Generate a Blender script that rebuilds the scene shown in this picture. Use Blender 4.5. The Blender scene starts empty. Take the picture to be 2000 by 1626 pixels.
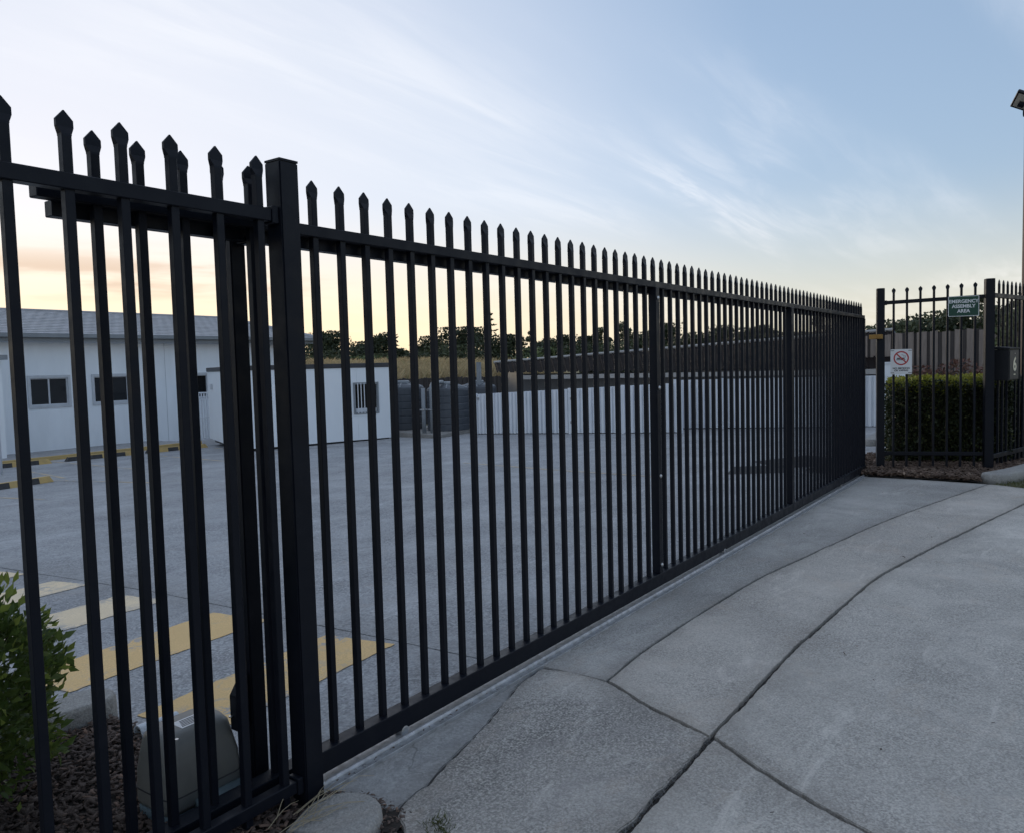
import bpy, bmesh, math, random
import numpy as np
from mathutils import Matrix, Vector

S = bpy.context.scene
R = math.radians

# ------------------------------------------------------------------ camera
def make_camera():
    yaw, pitch, roll = R(35.4012), R(-3.5827), R(-1.5344)
    F = Vector((math.cos(yaw)*math.cos(pitch), math.sin(yaw)*math.cos(pitch), math.sin(pitch)))
    r = Vector((math.sin(yaw), -math.cos(yaw), 0)); u = r.cross(F)
    c, s = math.cos(roll), math.sin(roll)
    r2 = c*r + s*u; u2 = -s*r + c*u
    cd = bpy.data.cameras.new('camera'); co = bpy.data.objects.new('camera', cd)
    S.collection.objects.link(co)
    co.matrix_world = Matrix(((r2.x, u2.x, -F.x, 0), (r2.y, u2.y, -F.y, 0), (r2.z, u2.z, -F.z, 1.45), (0, 0, 0, 1)))
    cd.sensor_width = 36; cd.lens = 1565/2000*36; cd.clip_start = .05; cd.clip_end = 4000
    S.camera = co
make_camera()

# ------------------------------------------------------------------ sky, sun, exposure
SUN_HEADING = 68.0      # degrees from +X, towards the glow behind the white building
SUN_ELEV = 1.6
def make_world():
    w = bpy.data.worlds.new('World'); S.world = w; w.use_nodes = True
    nt = w.node_tree; nt.nodes.clear(); L = nt.links.new
    def N(t, **kw):
        n = nt.nodes.new(t)
        for k, v in kw.items(): setattr(n, k, v)
        return n
    def math_(op, a, b=None, c=None, clamp=False):
        n = N('ShaderNodeMath', operation=op, use_clamp=clamp)
        for i, v in enumerate((a, b, c)):
            if v is None: continue
            if isinstance(v, (int, float)): n.inputs[i].default_value = v
            else: L(v, n.inputs[i])
        return n.outputs[0]
    def ramp(x, lo, hi):
        n = N('ShaderNodeMapRange', interpolation_type='SMOOTHSTEP'); L(x, n.inputs[0])
        n.inputs[1].default_value = lo; n.inputs[2].default_value = hi
        return n.outputs[0]
    def mix(f, a, b):
        n = N('ShaderNodeMix', data_type='RGBA'); L(f, n.inputs[0])
        for i, v in ((6, a), (7, b)):
            if isinstance(v, tuple): n.inputs[i].default_value = v
            else: L(v, n.inputs[i])
        return n.outputs[2]
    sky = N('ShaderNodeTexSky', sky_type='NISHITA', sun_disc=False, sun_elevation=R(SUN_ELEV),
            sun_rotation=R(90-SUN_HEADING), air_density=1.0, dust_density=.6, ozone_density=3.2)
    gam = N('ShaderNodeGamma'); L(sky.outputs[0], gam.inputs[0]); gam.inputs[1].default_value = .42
    tint = N('ShaderNodeMix', data_type='RGBA', blend_type='MULTIPLY'); tint.inputs[0].default_value = 1
    L(gam.outputs[0], tint.inputs[6]); tint.inputs[7].default_value = (.645, .655, .725, 1)
    tc = N('ShaderNodeTexCoord'); sep = N('ShaderNodeSeparateXYZ'); L(tc.outputs['Generated'], sep.inputs[0])
    x, y, z = sep.outputs
    zc = math_('MAXIMUM', z, .0)
    inv = math_('DIVIDE', 1.0, math_('ADD', zc, .07))
    comb = N('ShaderNodeCombineXYZ'); L(math_('MULTIPLY', x, inv), comb.inputs[0]); L(math_('MULTIPLY', y, inv), comb.inputs[1])
    # thin high streaks that run along one wind direction
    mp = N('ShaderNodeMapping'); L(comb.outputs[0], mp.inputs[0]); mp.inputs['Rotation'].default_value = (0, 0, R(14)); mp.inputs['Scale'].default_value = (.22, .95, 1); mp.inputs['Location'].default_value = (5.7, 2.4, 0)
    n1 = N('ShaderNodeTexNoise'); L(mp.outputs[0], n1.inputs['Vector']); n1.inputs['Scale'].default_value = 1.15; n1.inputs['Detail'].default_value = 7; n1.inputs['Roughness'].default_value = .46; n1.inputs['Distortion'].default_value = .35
    mp2 = N('ShaderNodeMapping'); L(comb.outputs[0], mp2.inputs[0]); mp2.inputs['Rotation'].default_value = (0, 0, R(20)); mp2.inputs['Scale'].default_value = (.7, 4.0, 1)
    n2 = N('ShaderNodeTexNoise'); L(mp2.outputs[0], n2.inputs['Vector']); n2.inputs['Scale'].default_value = 1.6; n2.inputs['Detail'].default_value = 8; n2.inputs['Roughness'].default_value = .6; n2.inputs['Distortion'].default_value = .6
    cir = math_('ADD', .05, math_('MULTIPLY', ramp(n1.outputs[0], .40, .70), math_('ADD', .34, math_('MULTIPLY', ramp(n2.outputs[0], .38, .68), .56))))
    # nearness to the sun's azimuth brightens haze and cloud
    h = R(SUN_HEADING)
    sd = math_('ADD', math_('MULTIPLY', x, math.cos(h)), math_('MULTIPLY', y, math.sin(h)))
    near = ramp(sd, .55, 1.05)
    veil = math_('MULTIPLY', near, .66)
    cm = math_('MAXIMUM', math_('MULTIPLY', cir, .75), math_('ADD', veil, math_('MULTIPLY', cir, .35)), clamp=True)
    cloudcol = mix(near, (1.1, 1.12, 1.18, 1), (1.1, 1.11, 1.145, 1))
    c1 = mix(cm, tint.outputs[2], cloudcol)
    # pale haze low down all round
    hz = math_('MULTIPLY', math_('SUBTRACT', 1.0, ramp(z, .0, .21)), math_('ADD', .62, math_('MULTIPLY', near, .25)))
    hazecol = mix(near, (1.02, .95, .78, 1), (1.5, 1.12, .62, 1))
    c2 = mix(hz, c1, hazecol)
    # low mauve cloud bank above the horizon
    cb = N('ShaderNodeCombineXYZ'); az = math_('ARCTAN2', y, x)
    L(math_('MULTIPLY', az, 3.2), cb.inputs[0]); L(math_('MULTIPLY', z, 26.0), cb.inputs[1])
    n3 = N('ShaderNodeTexNoise'); L(cb.outputs[0], n3.inputs['Vector']); n3.inputs['Scale'].default_value = 1.0; n3.inputs['Detail'].default_value = 6; n3.inputs['Roughness'].default_value = .55
    band = math_('MULTIPLY', ramp(z, .075, .10), math_('SUBTRACT', 1.0, ramp(z, .115, .155)))
    bm = math_('MULTIPLY', math_('MULTIPLY', band, ramp(n3.outputs[0], .44, .62)), ramp(sd, .90, .97))
    c3 = mix(math_('MULTIPLY', bm, .75), c2, (.86, .64, .48, 1))
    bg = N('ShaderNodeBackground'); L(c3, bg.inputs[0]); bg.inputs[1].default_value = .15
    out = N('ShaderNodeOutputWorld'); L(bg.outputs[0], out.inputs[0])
make_world()

sd = bpy.data.lights.new('sun', 'SUN'); sd.energy = .35; sd.angle = R(10); sd.color = (1, .86, .68)
so = bpy.data.objects.new('sun', sd); S.collection.objects.link(so)
_d = Vector((math.cos(R(SUN_HEADING))*math.cos(R(SUN_ELEV)), math.sin(R(SUN_HEADING))*math.cos(R(SUN_ELEV)), math.sin(R(SUN_ELEV))))
so.rotation_euler = _d.to_track_quat('Z', 'Y').to_euler(); so.location = _d*200 + Vector((0, 0, 10))

vs = S.view_settings
vs.view_transform = 'Standard'; vs.look = 'None'; vs.gamma = 1; vs.exposure = 2.64; vs.use_curve_mapping = False

random.seed(7); rng = np.random.default_rng(7)

# ------------------------------------------------------------------ helpers
class MB:
    def __init__(s): s.v = []; s.f = []
    def add(s, vs, fs):
        o = len(s.v); s.v += [tuple(p) for p in vs]; s.f += [tuple(i+o for i in f) for f in fs]; return s
    def box(s, x0, x1, y0, y1, z0, z1):
        return s.add([(x0,y0,z0),(x1,y0,z0),(x1,y1,z0),(x0,y1,z0),(x0,y0,z1),(x1,y0,z1),(x1,y1,z1),(x0,y1,z1)],
                     [(0,3,2,1),(4,5,6,7),(0,1,5,4),(1,2,6,5),(2,3,7,6),(3,0,4,7)])
    def obox(s, M, sx, sy, sz):
        a, b, c = sx/2, sy/2, sz/2
        vs_ = [M @ Vector(p) for p in ((-a,-b,-c),(a,-b,-c),(a,b,-c),(-a,b,-c),(-a,-b,c),(a,-b,c),(a,b,c),(-a,b,c))]
        return s.add(vs_, [(0,3,2,1),(4,5,6,7),(0,1,5,4),(1,2,6,5),(2,3,7,6),(3,0,4,7)])
    def rings(s, rs, cap=True, closed=True):
        n = len(rs[0]); o = len(s.v)
        for r in rs: s.v += [tuple(p) for p in r]
        for k in range(len(rs)-1):
            for i in range(n if closed else n-1):
                j = (i+1) % n
                s.f.append((o+k*n+i, o+k*n+j, o+(k+1)*n+j, o+(k+1)*n+i))
        if cap:
            s.f.append(tuple(o+i for i in reversed(range(n)))); s.f.append(tuple(o+(len(rs)-1)*n+i for i in range(n)))
        return s
    def prism(s, poly, z0, z1): return s.rings([[(p[0],p[1],z0) for p in poly],[(p[0],p[1],z1) for p in poly]])
    def lathe(s, prof, n=24, c=(0,0,0)):
        return s.rings([[(c[0]+r*math.cos(2*math.pi*i/n), c[1]+r*math.sin(2*math.pi*i/n), c[2]+z) for i in range(n)] for r, z in prof])
    def tube(s, pts, rad, n=8):
        pts = [Vector(p) for p in pts]; rs = []
        rad = rad if isinstance(rad, (list, tuple)) else [rad]*len(pts)
        up = None
        for i, p in enumerate(pts):
            t = (pts[min(i+1, len(pts)-1)] - pts[max(i-1, 0)]).normalized()
            if up is None: up = Vector((0,0,1)) if abs(t.z) < .9 else Vector((1,0,0))
            a = t.cross(up).normalized(); b = t.cross(a).normalized(); up = -b if False else up
            rs.append([p + rad[i]*(math.cos(2*math.pi*k/n)*a + math.sin(2*math.pi*k/n)*b) for k in range(n)])
        return s.rings(rs)
    def mesh(s, name, mat=None, smooth=False, bevel=0, seg=1):
        me = bpy.data.meshes.new(name); me.from_pydata(s.v, [], s.f); me.validate()
        bm = bmesh.new(); bm.from_mesh(me)
        bmesh.ops.recalc_face_normals(bm, faces=bm.faces)
        if bevel: bmesh.ops.bevel(bm, geom=list(bm.edges), offset=bevel, segments=seg, affect='EDGES', clamp_overlap=True)
        bm.to_mesh(me); bm.free()
        if smooth: me.polygons.foreach_set('use_smooth', [True]*len(me.polygons))
        if mat: me.materials.append(mat)
        return me
    def build(s, name, mat=None, parent=None, **kw): return obj(name, s.mesh(name, mat, **kw), parent)

def obj(name, me, parent=None, loc=None, rotz=None):
    o = bpy.data.objects.new(name, me); S.collection.objects.link(o)
    if parent: o.parent = parent
    if loc: o.location = loc
    if rotz: o.rotation_euler.z = rotz
    return o
def tag(o, label=None, cat=None, group=None, kind=None):
    if label: o['label'] = label
    if cat: o['category'] = cat
    if group: o['group'] = group
    if kind: o['kind'] = kind
    return o
def thing(name, label, cat, loc=(0,0,0), rotz=0, group=None):
    o = bpy.data.objects.new(name, None); S.collection.objects.link(o); o.empty_display_size = .2
    o.location = loc; o.rotation_euler.z = rotz
    return tag(o, label, cat, group)
def raw(name, v, f, mat, parent=None, smooth=False):
    me = bpy.data.meshes.new(name); me.from_pydata(v, [], f); me.materials.append(mat)
    if smooth: me.polygons.foreach_set('use_smooth', [True]*len(me.polygons))
    return obj(name, me, parent)
def fast_quads(name, V, mat, parent=None):          # V: (n,4,3) numpy array
    n = len(V); me = bpy.data.meshes.new(name)
    me.vertices.add(n*4); me.vertices.foreach_set('co', V.reshape(-1).astype(np.float32))
    me.loops.add(n*4); me.loops.foreach_set('vertex_index', np.arange(n*4, dtype=np.int32))
    me.polygons.add(n); me.polygons.foreach_set('loop_start', np.arange(0, n*4, 4, dtype=np.int32)); me.polygons.foreach_set('loop_total', np.full(n, 4, dtype=np.int32))
    me.update(calc_edges=True); me.materials.append(mat)
    return obj(name, me, parent)

# ------------------------------------------------------------------ materials
def newmat(name, rough=.6, metal=0, spec=.5, col=(.5,.5,.5)):
    m = bpy.data.materials.new(name); m.use_nodes = True; nt = m.node_tree; b = nt.nodes['Principled BSDF']
    b.inputs['Base Color'].default_value = (*col, 1); b.inputs['Roughness'].default_value = rough; b.inputs['Metallic'].default_value = metal; b.inputs['Specular IOR Level'].default_value = spec
    return m, nt, b
class G:
    def __init__(s, nt): s.nt = nt; s.L = nt.links.new; s.geo = nt.nodes.new('ShaderNodeNewGeometry'); s.pos = s.geo.outputs['Position']
    def obj(s):
        n = s.nt.nodes.new('ShaderNodeTexCoord'); return n.outputs['Object']
    def map(s, vec, scale=(1,1,1), rot=(0,0,0)):
        n = s.nt.nodes.new('ShaderNodeMapping'); s.L(vec, n.inputs[0]); n.inputs['Scale'].default_value = scale; n.inputs['Rotation'].default_value = rot; return n.outputs[0]
    def noise(s, scale, detail=4, rough=.55, vec=None, dist=0):
        n = s.nt.nodes.new('ShaderNodeTexNoise'); s.L(vec or s.pos, n.inputs['Vector']); n.inputs['Scale'].default_value = scale; n.inputs['Detail'].default_value = detail; n.inputs['Roughness'].default_value = rough; n.inputs['Distortion'].default_value = dist; return n.outputs[0]
    def voro(s, scale, feature='F1', vec=None):
        n = s.nt.nodes.new('ShaderNodeTexVoronoi'); n.feature = feature; s.L(vec or s.pos, n.inputs['Vector']); n.inputs['Scale'].default_value = scale; return n.outputs[0]
    def step(s, x, lo, hi, a=0, b=1):
        n = s.nt.nodes.new('ShaderNodeMapRange'); s.L(x, n.inputs[0]); n.inputs[1].default_value = lo; n.inputs[2].default_value = hi; n.inputs[3].default_value = a; n.inputs[4].default_value = b; return n.outputs[0]
    def mix(s, f, a, b):
        n = s.nt.nodes.new('ShaderNodeMix'); n.data_type = 'RGBA'
        if isinstance(f, (int, float)): n.inputs[0].default_value = f
        else: s.L(f, n.inputs[0])
        for i, v in ((6, a), (7, b)):
            if isinstance(v, tuple): n.inputs[i].default_value = (*v[:3], 1)
            else: s.L(v, n.inputs[i])
        return n.outputs[2]
    def m(s, op, a, b):
        n = s.nt.nodes.new('ShaderNodeMath'); n.operation = op
        for i, v in ((0, a), (1, b)):
            if isinstance(v, (int, float)): n.inputs[i].default_value = v
            else: s.L(v, n.inputs[i])
        return n.outputs[0]
    def bump(s, h, strength=.3, dist=.01, chain=None):
        n = s.nt.nodes.new('ShaderNodeBump'); s.L(h, n.inputs['Height']); n.inputs['Strength'].default_value = strength; n.inputs['Distance'].default_value = dist
        if chain: s.L(chain, n.inputs['Normal'])
        return n.outputs[0]

def simple(name, c1, c2, scale=3, rough=.6, metal=0, spec=.5, bump=0, bscale=60, stretch=None):
    m, nt, b = newmat(name, rough, metal, spec); g = G(nt)
    vec = g.map(g.pos, stretch) if stretch else None
    g.L(g.mix(g.step(g.noise(scale, 5, .6, vec), .3, .7), c1, c2), b.inputs['Base Color'])
    if bump: g.L(g.bump(g.noise(bscale, 4, .6, vec), bump, .004), b.inputs['Normal'])
    return m

def concrete(name, base, dark, grain=140, gscale=.55, stain=.5, rough=.85, crack=.0, tone=(.72, 1.12), dirt=.48, swirl=0):
    m, nt, b = newmat(name, rough, 0, .35); g = G(nt)
    sc = lambda k: tuple(min(.95, x*k) for x in base)
    big = g.step(g.noise(.7, 6, .65, dist=1.1), .36, .64)
    med = g.step(g.noise(4.5, 6, .68), .3, .7)
    fine = g.step(g.noise(grain, 2, .6), .40, .60)
    fine2 = g.step(g.noise(grain*.42, 3, .65), .38, .60)
    c = g.mix(big, sc(tone[0]), sc(tone[1]))
    c = g.mix(g.m('MULTIPLY', med, .4), c, sc(.7))
    # patches where the surface is rougher and shows more aggregate
    agg = g.step(g.noise(1.3, 5, .65, dist=.5), .35, .68, .35, 1.15)
    c = g.mix(g.m('MULTIPLY', g.m('MULTIPLY', g.m('SUBTRACT', 1.0, fine), gscale), agg), c, dark)
    c = g.mix(g.m('MULTIPLY', g.m('MULTIPLY', g.m('SUBTRACT', 1.0, fine2), gscale*.5), agg), c, dark)
    for sc_, lo, hi, k1, k2 in ((grain*1.15, .34, .90, .7, .14), (grain*.6, .13, 2, .55, .0)):
        vn = nt.nodes.new('ShaderNodeTexVoronoi'); g.L(g.pos, vn.inputs['Vector']); vn.inputs['Scale'].default_value = sc_
        sx = nt.nodes.new('ShaderNodeSeparateColor'); g.L(vn.outputs['Color'], sx.inputs[0])
        c = g.mix(g.m('MULTIPLY', g.m('MULTIPLY', g.step(sx.outputs[0], lo, lo-.06), k1*gscale), agg), c, dark)
        c = g.mix(g.m('MULTIPLY', g.step(sx.outputs[0], hi, hi+.06), k2), c, sc(1.45))
    st = g.step(g.noise(1.3, 8, .75, dist=2.0), .51, .70)
    c = g.mix(g.m('MULTIPLY', st, stain), c, tuple(x*k for x, k in zip(base, (.50, .50, .52))))
    warm = g.step(g.noise(2.3, 5, .7, g.map(g.pos, (1, 1.4, 1), (0, 0, 1)), 1.0), .55, .72)
    c = g.mix(g.m('MULTIPLY', warm, .35), c, (base[0]*.80, base[1]*.70, base[2]*.62))
    pale = g.step(g.noise(1.1, 7, .72, g.map(g.pos, (.7, 3.0, 1), (0, 0, .25)), 1.4), .57, .72)
    c = g.mix(g.m('MULTIPLY', pale, .4), c, sc(1.4))
    if swirl:
        sw = g.step(g.noise(1.6, 5, .7, g.map(g.pos, (.5, 4.5, 1), (0, 0, .9)), 1.4), .40, .62)
        c = g.mix(g.m('MULTIPLY', sw, swirl), c, sc(.62))
    spot = g.step(g.voro(2.6), .0, .045, 1, 0)
    c = g.mix(g.m('MULTIPLY', spot, g.step(g.noise(1.9, 2, .5), .5, .56)), c, sc(.3))
    if crack:
        wv = nt.nodes.new('ShaderNodeVectorMath'); wv.operation = 'ADD'
        nz = nt.nodes.new('ShaderNodeTexNoise'); nz.inputs['Scale'].default_value = 2.2; nz.inputs['Detail'].default_value = 6; g.L(g.pos, nz.inputs['Vector'])
        g.L(g.pos, wv.inputs[0]); g.L(nz.outputs['Color'], wv.inputs[1])
        cr = g.step(g.voro(.42, 'DISTANCE_TO_EDGE', wv.outputs[0]), .0, .006, 1, 0)
        c = g.mix(g.m('MULTIPLY', g.m('MULTIPLY', cr, crack), g.step(g.noise(.8, 3, .5), .5, .6)), c, sc(.3))
    at = nt.nodes.new('ShaderNodeAttribute'); at.attribute_name = 'edge'
    ed = g.m('MULTIPLY', at.outputs['Fac'], g.step(g.noise(7, 6, .7), .25, .62, .15, 1))
    c = g.mix(g.m('MULTIPLY', ed, dirt), c, tuple(x*k for x, k in zip(base, (.34, .32, .30))))
    g.L(c, b.inputs['Base Color'])
    hh = g.m('ADD', g.m('MULTIPLY', fine, .6), fine2)
    n1 = g.bump(hh, .5, .004); g.L(g.bump(g.noise(5, 4, .6), .25, .02, n1), b.inputs['Normal'])
    return m

MAT = {}
def black_metal():
    m, nt, b = newmat('black_powder_coat', .42, 0, .18); g = G(nt)
    dust = g.step(g.noise(9, 6, .7), .52, .75)
    speck = g.step(g.noise(420, 2, .5), .74, .8)
    c = g.mix(g.m('MULTIPLY', dust, .28), (.0055, .0072, .0125), (.02, .0215, .027))
    c = g.mix(g.m('MULTIPLY', speck, g.m('MULTIPLY', dust, .7)), c, (.16, .15, .14))
    scr = g.step(g.noise(9, 4, .7, g.map(g.pos, (14, 14, 1.1))), .70, .73)
    c = g.mix(g.m('MULTIPLY', scr, g.m('MULTIPLY', g.step(g.noise(2.1, 3, .5), .52, .6), .5)), c, (.13, .13, .14))
    g.L(c, b.inputs['Base Color'])
    g.L(g.step(g.noise(14, 5, .6), .3, .7, .30, .56), b.inputs['Roughness'])
    g.L(g.bump(g.noise(160, 3, .5), .08, .002), b.inputs['Normal'])
    return m
MAT['black'] = black_metal()
MAT['drive'] = concrete('driveway_concrete', (.65, .61, .555), (.16, .152, .142), 115, .52)
MAT['drive_b'] = concrete('driveway_concrete_band', (.64, .595, .54), (.16, .152, .142), 115, .50, tone=(.84, 1.06))
MAT['drive_a'] = concrete('driveway_concrete_by_track', (.53, .51, .48), (.14, .137, .13), 115, .52, stain=.5)
MAT['drive_old'] = concrete('weathered_concrete', (.61, .575, .53), (.11, .106, .10), 110, .72, stain=.65, dirt=.5)
MAT['mortar'] = concrete('smooth_mortar', (.44, .435, .425), (.18, .178, .175), 80, .4, stain=.7, crack=.8)
MAT['lot'] = concrete('car_park_concrete', (.52, .525, .535), (.12, .122, .127), 72, .72, stain=.28, tone=(.86, 1.08), crack=.5, swirl=.35)
MAT['kerb'] = concrete('kerb_concrete', (.45, .435, .41), (.15, .147, .142), 120, .5, stain=.65)
MAT['joint'] = simple('joint_filler', (.02, .019, .018), (.06, .056, .052), 60, .95, bump=.6, bscale=120)
MAT['galv'] = None
def galv():
    m, nt, b = newmat('galvanised_steel', .38, .45, .5); g = G(nt)
    g.L(g.mix(g.step(g.noise(25, 5, .6), .35, .7), (.46, .47, .49), (.26, .26, .26)), b.inputs['Base Color'])
    g.L(g.step(g.noise(30, 4, .6), .3, .7, .25, .55), b.inputs['Roughness'])
    return m
MAT['galv'] = galv()
def paint(name, col, wear, under):
    m, nt, b = newmat(name, .75, 0, .35); g = G(nt)
    a = g.step(g.noise(13, 7, .72, dist=.6), wear, wear+.07)
    big = g.noise(1.6, 3, .5)
    a2 = g.m('MULTIPLY', a, g.step(big, .42, .58))
    fine = g.step(g.noise(120, 3, .6), .3, .66)
    c = g.mix(fine, tuple(x*.66 for x in col), col)
    c = g.mix(g.step(g.noise(4, 5, .6), .35, .7), c, tuple(x*.8 for x in col))
    c = g.mix(a2, c, under); g.L(c, b.inputs['Base Color'])
    g.L(g.bump(g.noise(110, 3, .6), .4, .003), b.inputs['Normal'])
    return m
MAT['stripe'] = paint('worn_yellow_paint', (.86, .58, .26), .50, (.33, .335, .345))
MAT['pale_stripe'] = paint('faded_yellow_paint', (.92, .74, .50), .445, (.33, .335, .345))
MAT['line'] = paint('faded_line_paint', (.62, .5, .34), .44, (.33, .335, .345))
MAT['white'] = simple('white_wall_paint', (.86, .89, .92), (.76, .79, .82), 1.6, .6, bump=.06, bscale=30, stretch=(1.4, 1.4, .35))
MAT['white_panel'] = simple('white_metal_panel', (.83, .86, .89), (.78, .81, .84), .9, .45)
MAT['white_steel'] = simple('white_painted_steel', (.74, .76, .8), (.64, .67, .71), 2.5, .4, bump=.05)
MAT['roof_tile'] = simple('grey_roof_tile', (.42, .42, .44), (.33, .335, .35), 2.2, .6, bump=.15)
MAT['grey_trim'] = simple('grey_gutter_paint', (.25, .27, .29), (.19, .21, .23), 1.5, .45)
MAT['window_trim'] = simple('pale_window_trim', (.55, .57, .6), (.46, .48, .51), 4, .5)
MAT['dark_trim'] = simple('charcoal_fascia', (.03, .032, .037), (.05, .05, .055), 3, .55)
def glass():
    m, nt, b = newmat('dark_window_glass', .08, 0, .5, (.008, .009, .011)); return m
MAT['glass'] = glass()
MAT['poly_tank'] = simple('slate_polyethylene', (.075, .085, .1), (.055, .062, .075), 1.5, .5, bump=.05)
MAT['pvc_grey'] = simple('grey_pvc', (.26, .28, .3), (.2, .22, .24), 3, .5)
MAT['pvc_white'] = simple('white_pvc', (.62, .66, .7), (.5, .53, .57), 14, .4)
MAT['brown_roof'] = simple('brown_metal_roof', (.020, .0155, .0145), (.014, .011, .0105), 1.2, .95, spec=.05)
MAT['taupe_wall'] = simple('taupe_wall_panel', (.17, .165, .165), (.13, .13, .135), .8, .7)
MAT['pale_gutter'] = simple('cream_gutter', (.42, .40, .38), (.34, .33, .32), 2, .5)
MAT['yellow'] = simple('yellow_rubber_paint', (.55, .38, .14), (.42, .30, .13), 7, .75)
MAT['rubber'] = simple('black_rubber', (.03, .03, .032), (.06, .06, .062), 12, .85)
MAT['motor'] = simple('grey_plastic_cover', (.17, .17, .158), (.13, .13, .122), 8, .45, bump=.04)
MAT['motor_base'] = simple('blue_grey_casting', (.16, .22, .25), (.1, .14, .16), 10, .35)
MAT['sign_white'] = simple('sign_white_film', (.72, .72, .72), (.66, .66, .67), 5, .45)
MAT['sign_green'] = newmat('sign_green_film', .4, 0, .4, (.005, .05, .032))[0]
MAT['sign_red'] = newmat('sign_red_film', .45, 0, .4, (.42, .035, .04))[0]
MAT['sign_black'] = newmat('sign_black_film', .5, 0, .4, (.015, .015, .017))[0]
MAT['letterbox'] = simple('charcoal_letterbox', (.008, .009, .012), (.014, .015, .018), 6, .5, spec=.25)
MAT['letterbox_front'] = simple('slate_letterbox_front', (.026, .031, .04), (.02, .024, .031), 6, .42, spec=.3)
MAT['brass'] = newmat('pale_brass', .45, 0, .5, (.72, .66, .50))[0]
MAT['light_lens'] = simple('led_lens', (.5, .45, .38), (.3, .27, .22), 60, .3)
MAT['steel_bolt'] = newmat('zinc_bolt', .35, .9, .5, (.5, .5, .5))[0]
def wood(name, c1, c2, scale=3, rough=.85):
    m, nt, b = newmat(name, rough, 0, .25); g = G(nt)
    oi = nt.nodes.new('ShaderNodeObjectInfo')
    v = g.map(g.pos, (9, 9, .7)); gr = g.step(g.noise(scale, 6, .65, v, .5), .3, .7)
    c = g.mix(gr, c1, c2); c = g.mix(g.m('MULTIPLY', oi.outputs['Random'], .65), c, tuple(x*.42 for x in c1))
    g.L(c, b.inputs['Base Color']); g.L(g.bump(gr, .4, .006), b.inputs['Normal']); return m
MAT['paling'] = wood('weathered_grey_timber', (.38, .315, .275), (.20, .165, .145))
MAT['paling_back'] = wood('shaded_grey_timber', (.10, .088, .085), (.06, .052, .05))  # set-back boards: shade between palings put into a darker timber colour
MAT['paling_dark'] = wood('dark_brown_timber', (.10, .085, .08), (.055, .047, .045))  # dark brown timber for the fence behind the tanks
MAT['pine_block'] = wood('raw_pine', (.52, .30, .09), (.40, .22, .065))
MAT['pole_wood'] = wood('old_pole_timber', (.27, .21, .17), (.19, .15, .125))
def leafmat(name, a, b_, c_, rough=.5, trans=.25):
    m, nt, b = newmat(name, rough, 0, .35); g = G(nt)
    rnd = g.geo.outputs['Random Per Island']
    col = g.mix(g.step(rnd, 0, .7), a, b_); col = g.mix(g.step(rnd, .78, 1.0), col, c_)
    col = g.mix(g.step(g.noise(1.3, 3, .5), .4, .7), col, tuple(x*.75 for x in a))
    g.L(col, b.inputs['Base Color'])
    tr = nt.nodes.new('ShaderNodeBsdfTranslucent'); g.L(col, tr.inputs[0])
    mx = nt.nodes.new('ShaderNodeMixShader'); mx.inputs[0].default_value = trans
    out = nt.nodes['Material Output']; g.L(b.outputs[0], mx.inputs[1]); g.L(tr.outputs[0], mx.inputs[2]); g.L(mx.outputs[0], out.inputs[0])
    return m
MAT['bush'] = leafmat('glossy_bush_leaf', (.09, .14, .035), (.20, .27, .06), (.40, .43, .10), .34, .4)
MAT['shoot'] = leafmat('young_bush_leaf', (.24, .30, .06), (.36, .40, .09), (.46, .47, .14), .36, .45)
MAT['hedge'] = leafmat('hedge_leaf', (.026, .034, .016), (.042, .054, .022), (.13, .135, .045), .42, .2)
MAT['hedge_top'] = leafmat('yellow_hedge_leaf', (.17, .19, .028), (.29, .29, .04), (.46, .40, .055), .45, .35)  # lighter yellow-green leaves for the hedge top and shoulders
MAT['tree'] = leafmat('dark_tree_leaf', (.040, .052, .028), (.062, .078, .036), (.10, .105, .05), .6, .15)
MAT['tree2'] = leafmat('olive_tree_leaf', (.065, .08, .042), (.09, .105, .055), (.12, .13, .07), .6, .2)
MAT['shrub'] = leafmat('fresh_shrub_leaf', (.085, .115, .05), (.125, .16, .065), (.18, .2, .09), .6, .2)
MAT['red_shrub'] = leafmat('reddish_shrub_leaf', (.17, .08, .065), (.22, .12, .09), (.13, .12, .065), .6, .2)
MAT['dry_grass'] = leafmat('dry_grass_blade', (.50, .38, .21), (.62, .49, .29), (.26, .26, .12), .8, .3)
MAT['green_grass'] = leafmat('short_green_grass', (.07, .09, .025), (.11, .12, .04), (.2, .17, .08), .7, .25)
MAT['straw'] = leafmat('pale_straw', (.32, .27, .18), (.4, .34, .24), (.25, .2, .13), .8, .1)
MAT['mulch'] = leafmat('bark_mulch_chip', (.065, .046, .038), (.135, .098, .082), (.30, .18, .125), .85, .0)
MAT['mulch_tan'] = leafmat('tan_bark_chip', (.085, .056, .042), (.17, .115, .085), (.32, .23, .17), .85, .0)
MAT['grit'] = leafmat('joint_grit', (.06, .06, .062), (.12, .12, .12), (.24, .235, .225), .9, .0)
MAT['soil'] = simple('dark_soil', (.022, .018, .015), (.045, .036, .03), 30, .95, bump=.8, bscale=60)
MAT['bark'] = simple('tree_bark', (.055, .045, .036), (.03, .025, .02), 8, .9, bump=.5, stretch=(3, 3, .6))
MAT['ground'] = simple('rough_turf', (.07, .075, .035), (.11, .1, .055), 2, .95, bump=.5, bscale=30)
MAT['bank'] = simple('dry_bank_soil', (.36, .28, .15), (.25, .22, .11), 1.5, .95, bump=.6, bscale=20)
MAT['asphalt'] = simple('dark_asphalt_patch', (.028, .028, .03), (.045, .045, .047), 40, .9, bump=.6, bscale=150)

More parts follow.
